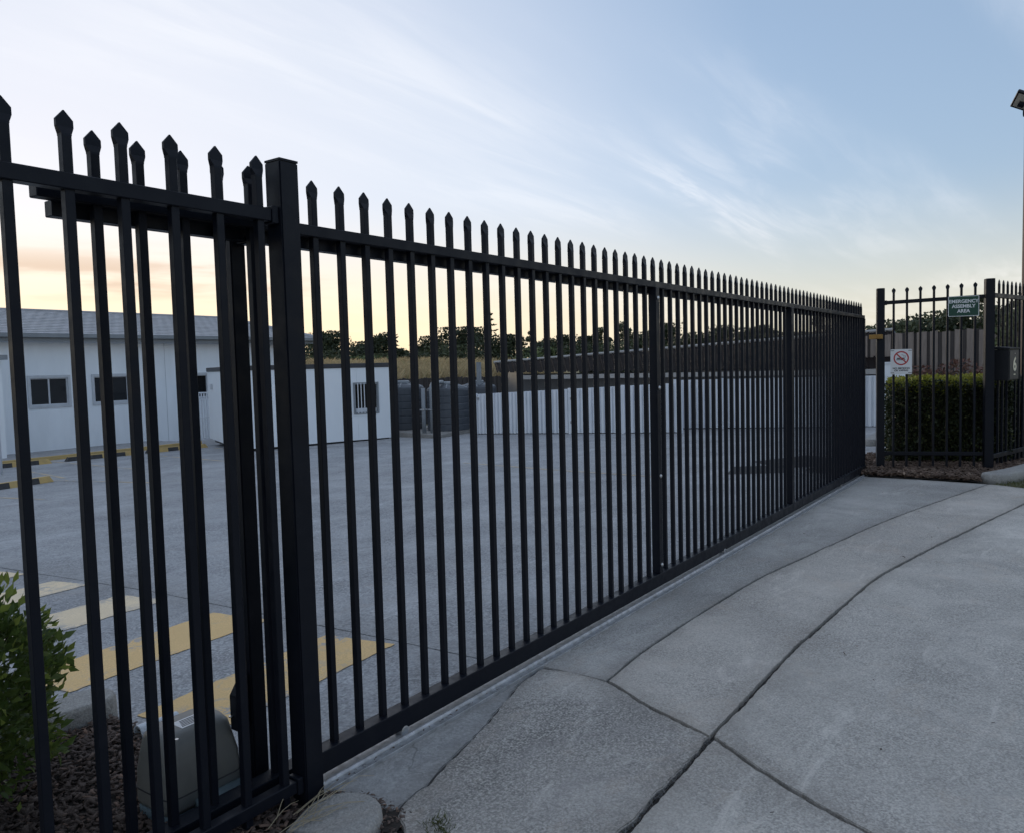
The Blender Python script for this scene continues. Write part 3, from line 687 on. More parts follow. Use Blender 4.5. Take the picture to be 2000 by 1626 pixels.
def chips(name, poly, n, z, mat, lmin, lmax, label):
    P = scatter(poly, n); n = len(P); u, w = rand_frames(n, .35); L_ = rng.uniform(lmin, lmax, n)[:,None]/2; W_ = L_*rng.uniform(.22, .55, n)[:,None]
    c = np.stack([P[:,0], P[:,1], np.array([z(x, y) for x, y in P]) + rng.uniform(.1, .6, n)*lmax], 1)
    up = np.cross(u, w); t = rng.uniform(.03, .08, n)[:,None]*L_.mean()*2
    a = c - u*L_ - w*W_*.7; b = c + u*L_ - w*W_; d = c + u*L_*.9 + w*W_*.8; e = c - u*L_*.8 + w*W_
    V = [np.stack([a+up*t, b+up*t, d+up*t, e+up*t], 1), np.stack([a-up*t, b-up*t, b+up*t, a+up*t], 1), np.stack([e+up*t, d+up*t, d-up*t, e-up*t], 1)]
    V = np.stack(V, 1).reshape(-1, 3)            # n*3 quads; merge into islands of 8 verts
    me = bpy.data.meshes.new(name); vv = np.stack([a-up*t,b-up*t,d-up*t,e-up*t,a+up*t,b+up*t,d+up*t,e+up*t], 1).reshape(-1,3)
    F_ = np.array([(4,5,6,7),(0,1,5,4),(1,2,6,5),(2,3,7,6),(3,0,4,7)]); F = (F_[None]+8*np.arange(n)[:,None,None]).reshape(-1,4)
    me.vertices.add(len(vv)); me.vertices.foreach_set('co', vv.reshape(-1).astype(np.float32))
    me.loops.add(F.size); me.loops.foreach_set('vertex_index', F.reshape(-1).astype(np.int32))
    me.polygons.add(len(F)); me.polygons.foreach_set('loop_start', np.arange(0, F.size, 4, dtype=np.int32)); me.polygons.foreach_set('loop_total', np.full(len(F), 4, dtype=np.int32))
    me.update(calc_edges=True); me.materials.append(mat)
    return tag(obj(name, me), label, 'mulch', kind='stuff')
bedL = [(-2.4,1.2),(.4,1.42),(1.0,1.73),(1.52,1.98),(1.68,2.06),(1.78,2.09),(1.78,2.14),(1.74,2.28),(1.71,3.34),(1.2,3.38),(-2.4,3.42)]
sheet('garden_bed', bedL, lambda x, y: .004, MAT['soil'], amp=.006)
chips('bark_mulch', [(.1,1.3),(1.0,1.76),(1.5,2.0),(1.66,2.07),(1.7,2.3),(1.7,3.32),(.1,3.38)], 15000, lambda x, y: .006, MAT['mulch'], .012, .042, 'dark bark chips covering the bed round the bush')
bedR = [(10.36,2.09),(10.42,2.27),(10.6,2.9),(12.6,2.62),(13.6,1.7),(15.2,.3),(15,-.28),(13.4,.14),(12.3,.38),(11.55,.56),(10.75,.80),(10.48,.9),(10.30,.86),(10.36,1.5)]
sheet('garden_bed', bedR, lambda x, y: .012, MAT['soil'], amp=.01, res=.16)
chips('bark_mulch', [(10.37,2.1),(10.6,2.6),(12.4,2.5),(12.6,.40),(11.55,.58),(10.8,.80),(10.48,.93),(10.33,.9),(10.37,1.5)], 11000, lambda x, y: .018, MAT['mulch_tan'], .025, .08, 'tan bark chips in the bed below the signs')
def blades(name, poly, n, z, mat, h0, h1, wid, lean, label, cat, parent=None):
    P = scatter(poly, n); n = len(P); yaw = rng.uniform(0, 2*np.pi, n); h = rng.uniform(h0, h1, n); l = rng.normal(0, lean, n)*h
    base = np.stack([P[:,0], P[:,1], np.array([z(x, y) for x, y in P])-.01], 1)
    s = np.stack([np.cos(yaw), np.sin(yaw), 0*yaw], 1)*wid/2; d = np.stack([-np.sin(yaw)*l, np.cos(yaw)*l, h], 1); d2 = d*np.array([.35,.35,.55])
    V = np.stack([base-s, base+s, base+d2*1.0+s*.7, base+d], 1)
    return tag(fast_quads(name, V, mat, parent), label, cat, kind='stuff')
gR = [(10.33,.78),(10.48,.70),(10.9,.48),(11.5,.28),(12.4,.1),(14.8,-.56),(14.5,-1.5),(9.7,-1.5),(10.04,.2),(10.27,.68)]
sheet('verge', gR, lambda x, y: -.012, MAT['ground'], amp=.01, res=.2)
blades('verge_grass', gR, 9000, lambda x, y: -.012, MAT['green_grass'], .02, .06, .006, .5, 'short patchy grass between the driveway and the right kerb', 'grass')
blades('grass_tuft', [(1.79,1.60),(1.87,1.58),(1.9,1.66),(1.83,1.71)], 260, lambda x, y: -.004, MAT['green_grass'], .012, .035, .003, .6, 'small green grass tuft by the kerb nose', 'grass')
# dirt pocket and straw by the kerb nose
dp = sheet('soil_pocket', [(1.75,1.74),(1.83,1.76),(1.87,1.85),(1.86,1.98),(1.80,2.10),(1.76,2.12),(1.70,2.05)], lambda x, y: -.008, MAT['soil'], amp=.004, res=.05)
chips('kerb_litter', [(1.72,1.72),(1.86,1.76),(1.87,1.98),(1.82,2.1),(1.76,2.1),(1.62,2.06)], 420, lambda x, y: -.006, MAT['mulch'], .006, .022, 'fine bark litter round the kerb nose')
chips('track_litter', [(1.76,2.125),(2.4,2.125),(2.9,2.13),(2.2,2.15),(1.76,2.16)], 70, lambda x, y: .0, MAT['mulch_tan'], .004, .012, 'dry leaf crumbs lying along the gate track')
mb = MB()
for i in range(16):
    x0, y0 = 1.48+random.uniform(0,.18), 2.0+random.uniform(-.06,.05); a = random.uniform(-.3, .9); l = random.uniform(.12,.3)
    mb.tube([(x0+l*t*math.cos(a), y0+l*t*math.sin(a)-.03*t, .045+random.uniform(-.006,.006)+.07*t*(1-t)*random.uniform(.3,1.6)) for t in (0,.25,.5,.75,1)], [.0014,.0014,.0013,.001,.0006], 5)
tag(mb.build('dry_straw', MAT['straw']), 'dry curved straws lying over the cracked kerb', 'straw', kind='stuff')

chips('driveway_litter', [(2.2,1.9),(9.5,1.9),(9.5,.2),(4,-1.2),(2.0,-.6)], 24, lambda x, y: .001, MAT['mulch'], .008, .022, 'stray bark bits and leaves scattered over the driveway slabs')
chips('joint_grit', [(2.0,1.128),(2.87,1.14),(2.87,1.158),(2.0,1.152)], 130, lambda x, y: -.014, MAT['grit'], .006, .016, 'grit and broken concrete crumbs in the joint by the older slab')
# ------------------------------------------------------------------ bush and hedges
def leaf_mesh(name, C, Dn, size, aspect, mat, parent, fold=.25):
    """pointed folded leaves; C centres, Dn pointing directions"""
    n = len(C); r = rng.normal(size=(n,3)); s = np.cross(Dn, r); s /= np.linalg.norm(s, axis=1)[:,None]; up = np.cross(s, Dn)
    L_ = (size*rng.uniform(.65,1.25,n))[:,None]; W_ = L_*aspect
    a = C; b = C+Dn*L_*.45+s*W_*.5+up*L_*fold*.5; c = C+Dn*L_; d = C+Dn*L_*.45-s*W_*.5+up*L_*fold*.5; m = C+Dn*L_*.45
    vv = np.stack([a,b,c,d,m], 1).reshape(-1,3); F_ = np.array([(0,1,4),(1,2,4),(0,4,3),(4,2,3)]); F = (F_[None]+5*np.arange(n)[:,None,None]).reshape(-1,3)
    me = bpy.data.meshes.new(name); me.vertices.add(len(vv)); me.vertices.foreach_set('co', vv.reshape(-1).astype(np.float32))
    me.loops.add(F.size); me.loops.foreach_set('vertex_index', F.reshape(-1).astype(np.int32)); me.polygons.add(len(F))
    me.polygons.foreach_set('loop_start', np.arange(0, F.size, 3, dtype=np.int32)); me.polygons.foreach_set('loop_total', np.full(len(F), 3, dtype=np.int32))
    me.update(calc_edges=True); me.materials.append(mat); return obj(name, me, parent)
def unit(a): return a/np.linalg.norm(a, axis=1)[:,None]
bu = thing('garden_bush', 'leafy green bush in the mulch behind the near fence panel', 'bush', (.92, 3.01, 0))
mb = MB(); CN = np.array([.0, -.02, .43]); RD = np.array([.37, .37, .42])
for i in range(40):
    d = Vector((random.gauss(0,1), random.gauss(0,1), abs(random.gauss(.5,.8)))).normalized(); tip = Vector(CN)+Vector((d.x*RD[0], d.y*RD[1], d.z*RD[2]))*.92
    P0 = Vector((random.uniform(-.06,.06), random.uniform(-.06,.06), -.02)); mid = P0.lerp(tip, .5)+Vector((random.gauss(0,.03), random.gauss(0,.03), random.uniform(.0,.06)))
    mb.tube([P0, P0.lerp(mid, .5), mid, mid.lerp(tip, .5), tip], [.008,.007,.005,.0035,.002], 5)
mb.build('branches', MAT['bark'], bu)
nL = 8000; d = unit(rng.normal(size=(nL,3))); d[:,2] = np.where(d[:,2] < -.75, -d[:,2], d[:,2])
lump = 1+.13*np.sin(d[:,0]*6.1+1)*np.sin(d[:,1]*5.3+2)+.10*np.sin(d[:,2]*9+d[:,0]*7)+rng.normal(0,.035,nL)
rr = lump*rng.uniform(.45, 1.0, nL)**.45
P = CN+d*RD*rr[:,None]; keep = P[:,2] > .015; P, d = P[keep], d[keep]
leaf_mesh('foliage', P, unit(d*.75+rng.normal(0,.5,P.shape)+np.array([0,0,.45])), .043, .5, MAT['bush'], bu)
nS = 420; d = unit(rng.normal(size=(nS,3))*np.array([1,1,.7])+np.array([0,0,.55])); P = CN+d*RD*rng.uniform(.95,1.14,nS)[:,None]
leaf_mesh('new_shoots', P, unit(d*.6+rng.normal(0,.35,P.shape)+np.array([0,0,.6])), .044, .45, MAT['shoot'], bu)['kind'] = 'stuff'

def hedge(label, loc, rotz, x0, x1, y0, y1, h, n, topn, sh=0):
    t = thing('hedge', label, 'hedge', loc, rotz)
    ya_, yb_ = y0+.1, y1-.1; xs_ = lambda x, y: x+sh*(y-y0)
    MB().prism([(xs_(x0+.09,ya_),ya_),(xs_(x1-.09,ya_),ya_),(xs_(x1-.09,yb_),yb_),(xs_(x0+.09,yb_),yb_)],.05,h-.1).build('inner_core', MAT['soil'], t)  # one solid dark block filling the hedge inside its leaf shell
    def face(n, ax):
        P = rng.uniform([x0,y0,.06],[x1,y1,h],(n,3)); dpt = np.abs(rng.normal(0,.05,n)); N_ = np.zeros((n,3))
        for i, a in enumerate(ax):
            s = slice(i*n//len(ax),(i+1)*n//len(ax))
            k_, v, sg_ = a; P[s,k_] = v-sg_*dpt[s]+rng.normal(0,.018,len(dpt[s])); N_[s,k_] = sg_
        # round the shoulders a little and let the faces bulge
        P[:,1] += .025*np.sin(P[:,0]*5.1)*np.sin(P[:,2]*4.3); P[:,2] += .018*np.sin(P[:,0]*7+P[:,1]*5)
        P[:,0] += sh*(P[:,1]-y0)
        return P, unit(N_*.9+rng.normal(0,.75,(n,3))+np.array([0,0,.25]))
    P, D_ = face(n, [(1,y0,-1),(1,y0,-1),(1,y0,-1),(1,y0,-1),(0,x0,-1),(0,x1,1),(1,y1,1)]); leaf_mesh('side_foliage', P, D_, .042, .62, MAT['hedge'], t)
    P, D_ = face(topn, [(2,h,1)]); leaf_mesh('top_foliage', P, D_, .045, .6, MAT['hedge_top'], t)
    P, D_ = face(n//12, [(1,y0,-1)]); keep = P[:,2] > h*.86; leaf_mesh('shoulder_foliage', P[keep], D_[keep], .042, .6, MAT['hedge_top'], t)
    mb = MB()
    for i in range(int((x1-x0)/.22)):
        xx = x0+.12+.22*i; mb.tube([(xx,y0+.25,-.02),(xx+.02,y0+.22,.25),(xx,y0+.2,.5)], [.014,.012,.008], 5)
    mb.build('stems', MAT['bark'], t)
    return t
hedge('clipped dark green hedge with yellow-green top behind the sign panel', (Ax,Ay,0), hAB, .15, 1.62, .55, 2.3, 1.10, 17000, 6500, .2)
hedge('clipped hedge behind the letterbox panel', (Bx,By,0), hC, .30, 4.2, .45, 1.05, 1.10, 16000, 4200)

# ------------------------------------------------------------------ buildings
WY = 23.5
def build_main():
    b = thing('white_building', 'long white rendered building with grey tiled roof and small dark windows', 'building', (0, 0, 0))
    wins = [(10.30,11.30,.71,1.46),(12.05,13.07,.71,1.46),(14.76,15.78,.70,1.43)]
    x0, x1, z0, z1 = 4.5, 19.75, -.75, 2.56
    mb = MB(); cur = x0
    for a, c, d, e in wins:
        mb.box(cur, a, WY, WY+.2, z0, z1); mb.box(a, c, WY, WY+.2, z0, d); mb.box(a, c, WY, WY+.2, e, z1); cur = c
    mb.box(cur, x1, WY, WY+.2, z0, z1); mb.box(x1-.2, x1, WY+.2, WY+7.6, z0, z1); mb.box(x0, x0+.2, WY+.2, WY+7.6, z0, z1); mb.box(x0, x1, WY+7.6, WY+7.8, z0, z1)
    mb.build('wall', MAT['white'], b)
    for xj in (14.3, 17.6): MB().box(xj-.008,xj+.008,WY-.004,WY-.001,z0,z1-.1).build('control_joint', MAT['window_trim'], b)
    for a, c, d, e in wins:
        w = MB()
        t_ = .075
        for q in ((a-t_,c+t_,e,e+t_),(a-t_,c+t_,d-t_,d),(a-t_,a,d,e),(c,c+t_,d,e)): w.box(q[0],q[1],WY-.03,WY-.001,q[2],q[3])
        wo = w.build('window', MAT['window_trim'], b)
        m_ = (a+c)/2
        fr = MB()
        for q in ((a,c,e-.03,e),(a,c,d,d+.03),(a,a+.03,d+.03,e-.03),(c-.03,c,d+.03,e-.03),(m_-.022,m_+.022,d+.03,e-.03)): fr.box(q[0],q[1],WY+.03,WY+.07,q[2],q[3])
        fr.build('window_frame', MAT['window_trim'], wo)
        for p0, p1 in ((a+.03,m_-.022),(m_+.022,c-.03)): MB().box(p0,p1,WY+.045,WY+.052,d+.03,e-.03).build('window_pane', MAT['glass'], wo)
        MB().box(a,c,WY+.16,WY+.195,d,e).build('blind', MAT['dark_trim'], wo)
    # eaves
    MB().box(x0-.6,x1+.35,WY-.58,WY-.46,2.56,2.68).build('gutter', MAT['grey_trim'], b, bevel=.01)
    MB().box(x0-.6,x1+.3,WY-.455,WY-.42,2.46,2.63).build('fascia', MAT['grey_trim'], b)
    MB().box(x0-.6,x1+.3,WY-.419,WY+.1,2.565,2.59).build('soffit', MAT['window_trim'], b)
    MB().box(x1+.26,x1+.36,WY-.44,WY+8,2.50,2.68).build('side_gutter', MAT['grey_trim'], b)
    # tile courses, each its own part; hipped at the right end
    ye, ze, yr, zr = WY-.50, 2.66, WY+3.55, 3.60
    n = 15
    for k_ in range(n):
        t0, t1 = k_/n, (k_+1)/n+.012
        ya, yb = ye+(yr-ye)*t0, ye+(yr-ye)*t1; za, zb = ze+(zr-ze)*t0+.026, ze+(zr-ze)*t1
        xa, xb = x0-.6+ (0)*t0, x1+.33-(yr-ye)*.30*t0
        m_ = int((xb-xa)/.075); v = []; f = []
        for i in range(m_+1):
            xx = xa+(xb-xa)*i/m_; wv = .004*math.sin(2*math.pi*xx/.3+(k_%2)*math.pi)
            v += [(xx,ya,za-.026),(xx,ya,za+wv),(xx,yb,zb+wv*.6)]
        for i in range(m_):
            o = 3*i; f += [(o,o+3,o+4,o+1),(o+1,o+4,o+5,o+2)]
        raw('tile_course', v, f, MAT['roof_tile'], b)
    MB().box(x0-.6,x1+.33-(yr-ye)*.30,yr-.09,yr+.09,zr-.02,zr+.05).build('ridge_cap', MAT['roof_tile'], b, bevel=.02)
    mb = MB(); mb.tube([(x1+.33,ye,ze+.03),(x1+.33-(yr-ye)*.3,yr,zr+.03)], .07, 8); mb.build('hip_cap', MAT['roof_tile'], b)
    raw('hip_face', [(x1+.33,ye,ze),(x1+.33,WY+8,ze),(x1+.33-(yr-ye)*.3,yr+1.2,zr),(x1+.33-(yr-ye)*.3,yr,zr)], [(0,1,2,3)], MAT['roof_tile'], b)
    raw('rear_roof', [(x0-.6,yr,zr),(x1-.9,yr,zr),(x1+.3,WY+8.2,ze),(x0-.6,WY+8.2,ze)], [(0,1,2,3)], MAT['roof_tile'], b)
    mb = MB(); mb.tube([(x1+.06,WY-.06,-.7),(x1+.06,WY-.06,2.4),(x1+.06,WY-.3,2.56)], .045, 10); mb.build('downpipe', MAT['white_steel'], b)
build_main()
def build_porch():
    p = thing('porch', 'white porch wing with a slim column at the left end of the white building', 'porch', (0,0,0))
    MB().box(3.5,8.95,21.9,23.49,-.7,1.93).build('wall', MAT['white'], p)
    MB().box(3.5,9.05,21.75,23.44,1.94,2.06).build('roof_edge', MAT['grey_trim'], p)
    mb = MB(); mb.lathe([(.075,-.55),(.075,2.3)], 16, (7.2,18.05,0)); mb.build('column', MAT['white_steel'], p, smooth=True)
    MB().box(3,7.35,17.95,18.15,2.3,2.5).build('beam', MAT['grey_trim'], p)
build_porch()
# footpath with painted edge, wheel stops
fp = tag(MB().add([(4,20.7,-.46),(13.6,20.7,-.46),(13.6,23.5,-.545),(4,23.5,-.545),(4,20.7,-.7),(13.6,20.7,-.7),(13.6,23.5,-.8),(4,23.5,-.8)],[(0,1,2,3),(0,4,5,1),(1,5,6,2),(2,6,7,3),(3,7,4,0)]).build('footpath', MAT['lot']), kind='structure')
MB().add([(4,20.67,-.57),(13.6,20.67,-.57),(13.6,20.67,-.455),(4,20.67,-.455),(4,20.695,-.57),(13.6,20.695,-.57),(13.6,20.86,-.459),(4,20.86,-.459)],[(0,1,2,3),(3,2,6,7),(0,3,7,4),(1,5,6,2)]).build('painted_edge', MAT['yellow'], fp)
def wheel_stop(label, x, y, rot, L_=1.65):
    t = thing('wheel_stop', label, 'wheel stop', (x, y, lotz(y)+.001), rot, 'wheel stops by the white building')
    n = 6; sl = L_/n
    for i in range(n):
        a, c = -L_/2+sl*i, -L_/2+sl*(i+1); e0 = .06 if i == 0 else 0; e1 = .06 if i == n-1 else 0
        mb = MB(); mb.add([(a,-.075,0),(c,-.075,0),(c,.075,0),(a,.075,0),(a+e0,-.05,.1),(c-e1,-.05,.1),(c-e1,.05,.1),(a+e0,.05,.1)],[(0,3,2,1),(4,5,6,7),(0,1,5,4),(1,2,6,5),(2,3,7,6),(3,0,4,7)])
        mb.build('block', MAT['rubber'] if i % 2 == 0 else MAT['yellow'], t)
        MB().box(a+e0+.001,c-e1-.001,-.048,.048,.1005,.104).build('top_band', MAT['yellow'], t)
    return t
wheel_stop('yellow and black wheel stop out in the car park, nearest of the row', 6.0, 14.75, R(14))
wheel_stop('yellow and black wheel stop below the first dark window', 8.15, 19.75, R(-6))
wheel_stop('yellow and black wheel stop between the two left dark windows', 10.1, 19.55, R(-6))
wheel_stop('yellow and black wheel stop nearest the white shed', 12.0, 19.35, R(-6))

# small steel gate beside the shed
wg = thing('pedestrian_gate', 'white tubular steel pedestrian gate beside the white shed', 'gate', (13.5, 21.0, -.53))
for z in (.08, .70, 1.22, 1.42): MB().box(0,1.1,-.02,.02,z,z+.04).build('rail', MAT['white_steel'], wg)
for i in range(13): MB().box(.02+.085*i,.045+.085*i,-.0195,.0195,.12,1.42).build('bar', MAT['white_steel'], wg)

def build_shed():
    p0, p1 = (11.723,16.257), (15.60,14.99); h = math.atan2(p1[1]-p0[1], p1[0]-p0[0]); L_ = math.hypot(p1[0]-p0[0], p1[1]-p0[1])
    b = thing('white_shed', 'low white panelled shed with charcoal roof edge and one barred window', 'shed', (p0[0],p0[1],-.42), h)
    z0, z1, dep = .07, 1.93, 4.1; wx0, wx1, wz0, wz1 = 3.0, 3.62, .78, 1.5
    pw = L_/4
    for i in range(4):
        a, c = pw*i+.002, pw*(i+1)-.002
        mb = MB()
        u0, u1 = max(a, wx0), min(c, wx1)
        if u1 > u0:
            if u0 > a: mb.box(a,u0,0,.06,z0,z1)
            mb.box(u0,u1,0,.06,z0,wz0); mb.box(u0,u1,0,.06,wz1,z1)
            if c > u1: mb.box(u1,c,0,.06,z0,z1)
        else: mb.box(a,c,0,.06,z0,z1)
        mb.build('wall_panel', MAT['white_panel'], b)
    for i in range(3): MB().box(0,.06,.062+dep/3*i,.058+dep/3*(i+1),z0,z1).build('wall_panel', MAT['white_panel'], b)
    MB().box(L_-.06,L_,.062,dep,z0,z1).build('wall_panel', MAT['white_panel'], b); MB().box(.062,L_-.062,dep-.06,dep,z0,z1).build('wall_panel', MAT['white_panel'], b)
    MB().box(-.03,L_+.03,-.03,dep+.05,z1+.002,z1+.115).build('roof_edge', MAT['dark_trim'], b, bevel=.01)
    MB().box(.1,L_-.1,.1,dep-.1,-.02,.07).build('underfloor', MAT['rubber'], b)
    MB().box(-.015,.03,-.015,.03,z0,z1).build('corner_trim', MAT['white_steel'], b); MB().box(L_-.03,L_+.015,-.015,.03,z0,z1).build('corner_trim', MAT['white_steel'], b)
    w = MB().box(wx0,wx1,.035,.045,wz0,wz1).build('window', MAT['glass'], b)
    fr = MB()
    for q in ((wx0-.05,wx1+.05,wz1,wz1+.05),(wx0-.05,wx1+.05,wz0-.05,wz0),(wx0-.05,wx0,wz0,wz1),(wx1,wx1+.05,wz0,wz1)): fr.box(q[0],q[1],-.03,-.001,q[2],q[3])
    fr.build('window_frame', MAT['grey_trim'], w)
    for i in range(6): MB().box(wx0+.06+.09*i,wx0+.08+.09*i,-.045,-.031,wz0-.03,wz1+.03).build('security_bar', MAT['white_steel'], w)
    MB().box(wx0+.02,wx1-.02,.0,.03,wz0+.002,wz0+.1).build('vent_strip', MAT['white_steel'], w)
    MB().box(-.06,-.001,3.4,3.48,1.45,1.6).build('wall_light', MAT['window_trim'], b)
    sh = Matrix.Identity(4); sh[0][1] = .116
    for c_ in b.children_recursive: c_.data.transform(sh)
build_shed()

# tanks on a plinth
pl = thing('tank_plinth', 'raised concrete plinth under the dark water tanks', 'plinth', (0,0,0))
slab('plinth_block', [(15.5,13.35),(17.62,13.75),(18.6,15.5),(17.2,17.2),(16.3,16.6)], MAT['kerb'], pl, lambda x, y: -.25, .2, .006, .012, .2, .5)
def tank(label, x, y, r, h, z=-.25):
    t = thing('water_tank', label, 'water tank', (x,y,z), 0, 'dark water tanks beside the shed')
    prof = [(r*.98,0)]; n = 6
    for i in range(n):
        za, zb = h*i/n, h*(i+1)/n; prof += [(r,za+.02),(r,zb-.035),(r*.985,zb-.025),(r*.985,zb-.01)]
    prof += [(r*.97,h+.01),(r*.8,h+.07),(r*.35,h+.12)]
    mb = MB(); mb.lathe(prof, 36); mb.build('tank_body', MAT['poly_tank'], t, smooth=False)
    mb = MB(); mb.lathe([(r*.34,h+.115),(r*.34,h+.17),(r*.28,h+.2)], 24); mb.build('lid', MAT['pvc_grey'], t)
    for i in range(10):
        a = 2*math.pi*i/10; c, s = math.cos(a), math.sin(a)
        mb = MB(); mb.tube([(r*.95*c,r*.95*s,h+.025),(r*.4*c,r*.4*s,h+.125)], .018, 5); mb.build('top_rib', MAT['pvc_grey'], t)
    return t
tank('dark grey ribbed water tank partly behind the white shed', 16.92, 15.85, .62, 1.17)
tank('dark grey ribbed water tank in front, beside the grey pipes', 17.05, 14.28, .58, 1.12)
tank('dark grey water tank furthest right, behind the front tank', 18.3, 14.2, .55, 1.12)
for lab, pts in (('grey plastic downpipe with an elbow into the front tank lid', [(16.03,13.99,-.25),(16.03,13.99,.86),(16.06,14.0,.97),(16.14,14.03,1.04),(16.3,14.1,1.06),(16.8,14.25,1.06)]), ('straight grey plastic pipe between the water tanks', [(15.9,14.16,-.25),(15.9,14.16,.93)])):
    t = thing('tank_pipe', lab, 'pipe', (0,0,0)); mb = MB(); mb.tube(pts, .055, 12); mb.build('pipe_run', MAT['pvc_grey'], t, smooth=True)
    MB().box(pts[0][0]-.08,pts[0][0]+.08,pts[0][1]-.08,pts[0][1]+.08,.35,.38).build('pipe_clip', MAT['galv'], t)
t = thing('steel_post', 'tall pale grey steel post where the corrugated fence begins', 'post', (18.05,13.94,-.35)); MB().box(-.05,.05,-.05,.05,0,1.93).build('post_tube', MAT['pvc_grey'], t)

# corrugated fence
def corr_fence(label, pa, pb, za, zb, zt0, zt1, n, posts=True):
    h = math.atan2(pb[1]-pa[1], pb[0]-pa[0]); L_ = math.hypot(pb[0]-pa[0], pb[1]-pa[1])
    t = thing('corrugated_fence', label, 'fence', (pa[0],pa[1],0), h); w = L_/n
    for i in range(n):
        a, c = w*i+.012, w*(i+1)-.012; v = []; f = []; wv = .11; m_ = max(8, int((c-a)/wv*8))
        for j in range(m_+1):
            x = a+(c-a)*j/m_; y = -.045*max(0, min(1, 3*math.sin(2*math.pi*x/wv)+1.9)); u_ = x/L_
            v += [(x,y,za+(zb-za)*u_),(x,y,zt0+(zt1-zt0)*u_)]
        for j in range(m_): f.append((2*j,2*j+2,2*j+3,2*j+1))
        o = raw('cladding_sheet', v, f, MAT['white_steel'], t)
    for i in range(n+1):
        x = w*i; u_ = x/L_
        MB().box(x-.035,x+.035,-.04,.04,za+(zb-za)*u_-.1,zt0+(zt1-zt0)*u_+.02).build('fence_upright', MAT['white_steel'], t)
    MB().add([(0,.03,za+.02),(L_,.03,zb+.02),(L_,.08,zb+.02),(0,.08,za+.02),(0,.03,za-.06),(L_,.03,zb-.06),(L_,.08,zb-.06),(0,.08,za-.06)],[(0,1,2,3),(4,7,6,5),(0,4,5,1),(2,6,7,3)]).build('bottom_channel', MAT['rubber'], t)
    return t
f1 = corr_fence('white corrugated steel fence with gate leaves, right of the water tanks', (16.745,13.06), (16.9,7.34), -.30, -.13, .735, .975, 4)
for x, z in ((2.92,.62),(2.92,.05),(.1,.62)): MB().box(x-.03,x+.05,-.06,-.041,z-.03,z+.03).build('hinge', MAT['galv'], f1)
MB().box(4.1,4.17,-.03,-.013,.55,.68).build('lock_plate', MAT['rubber'], f1)
corr_fence('white corrugated steel fence continuing right, set back behind the first run', (17.99,7.95), (18.30,3.40), -.14, -.02, 1.005, 1.045, 4)
w_ = thing('white_wall', 'plain white wall end seen between the gate end and the no smoking sign', 'wall', (18.32,3.38,0), R(-80)); MB().box(0,.42,0,.15,-.1,1.28).build('wall_face', MAT['white'], w_); MB().box(-.02,.44,-.02,.17,1.281,1.32).build('wall_cap', MAT['white_steel'], w_)

# brown roofed building behind
def build_brown():
    b = thing('brown_roof_building', 'low taupe building with long dark brown ribbed metal roof behind the fence', 'building', (0,0,0))
    e0, e1, r0, r1 = (19.4,14.3,1.26), (19.4,3.2,1.17), (24,17.8,1.56), (24,4.2,2.12)
    lerp = lambda a, c, t: tuple(a[i]+(c[i]-a[i])*t for i in range(3))
    N_ = 56
    for s in range(14):                                  # roof sheets, ribs along the slope
        v = []; f = []
        per = 4
        for j in range(per+1):
            for dx, dz in ((0,0),(.25,0),(.3,.035),(.45,.035),(.5,0)):
                if j == per and dx > 0: break
                u_ = (s*per+j+dx)/N_; p, q = lerp(e0,e1,u_), lerp(r0,r1,u_); v += [(p[0],p[1],p[2]+dz),(q[0],q[1],q[2]+dz)]
        m_ = len(v)//2
        for j in range(m_-1): f.append((2*j,2*j+2,2*j+3,2*j+1))
        raw('roof_sheet', v, f, MAT['brown_roof'], b)
    mb = MB(); mb.tube([tuple(c+(0,0,.04)[i] for i, c in enumerate(r0)), tuple(c+(0,0,.04)[i] for i, c in enumerate(r1))], .05, 8); mb.build('ridge_flashing', MAT['pale_gutter'], b)
    MB().box(19.30,19.39,3.3,13.4,1.05,1.165).build('gutter', MAT['pale_gutter'], b)
    MB().box(20.0,20.12,3.6,13.9,-.4,1.2).build('wall', MAT['taupe_wall'], b)
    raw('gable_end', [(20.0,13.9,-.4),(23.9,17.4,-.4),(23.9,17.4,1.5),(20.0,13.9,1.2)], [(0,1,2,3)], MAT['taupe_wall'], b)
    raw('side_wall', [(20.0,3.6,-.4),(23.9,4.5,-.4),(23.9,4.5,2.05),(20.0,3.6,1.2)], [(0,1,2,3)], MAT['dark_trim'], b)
    mb = MB(); mb.add([(19.35,3.16,1.10),(24,4.16,2.0),(24,4.16,2.14),(19.35,3.16,1.24),(19.35,3.19,1.10),(24,4.19,2.0),(24,4.19,2.14),(19.35,3.19,1.24)],[(0,1,2,3),(4,7,6,5),(3,2,6,7),(0,3,7,4)]); mb.build('barge_board', MAT['grey_trim'], b)
build_brown()

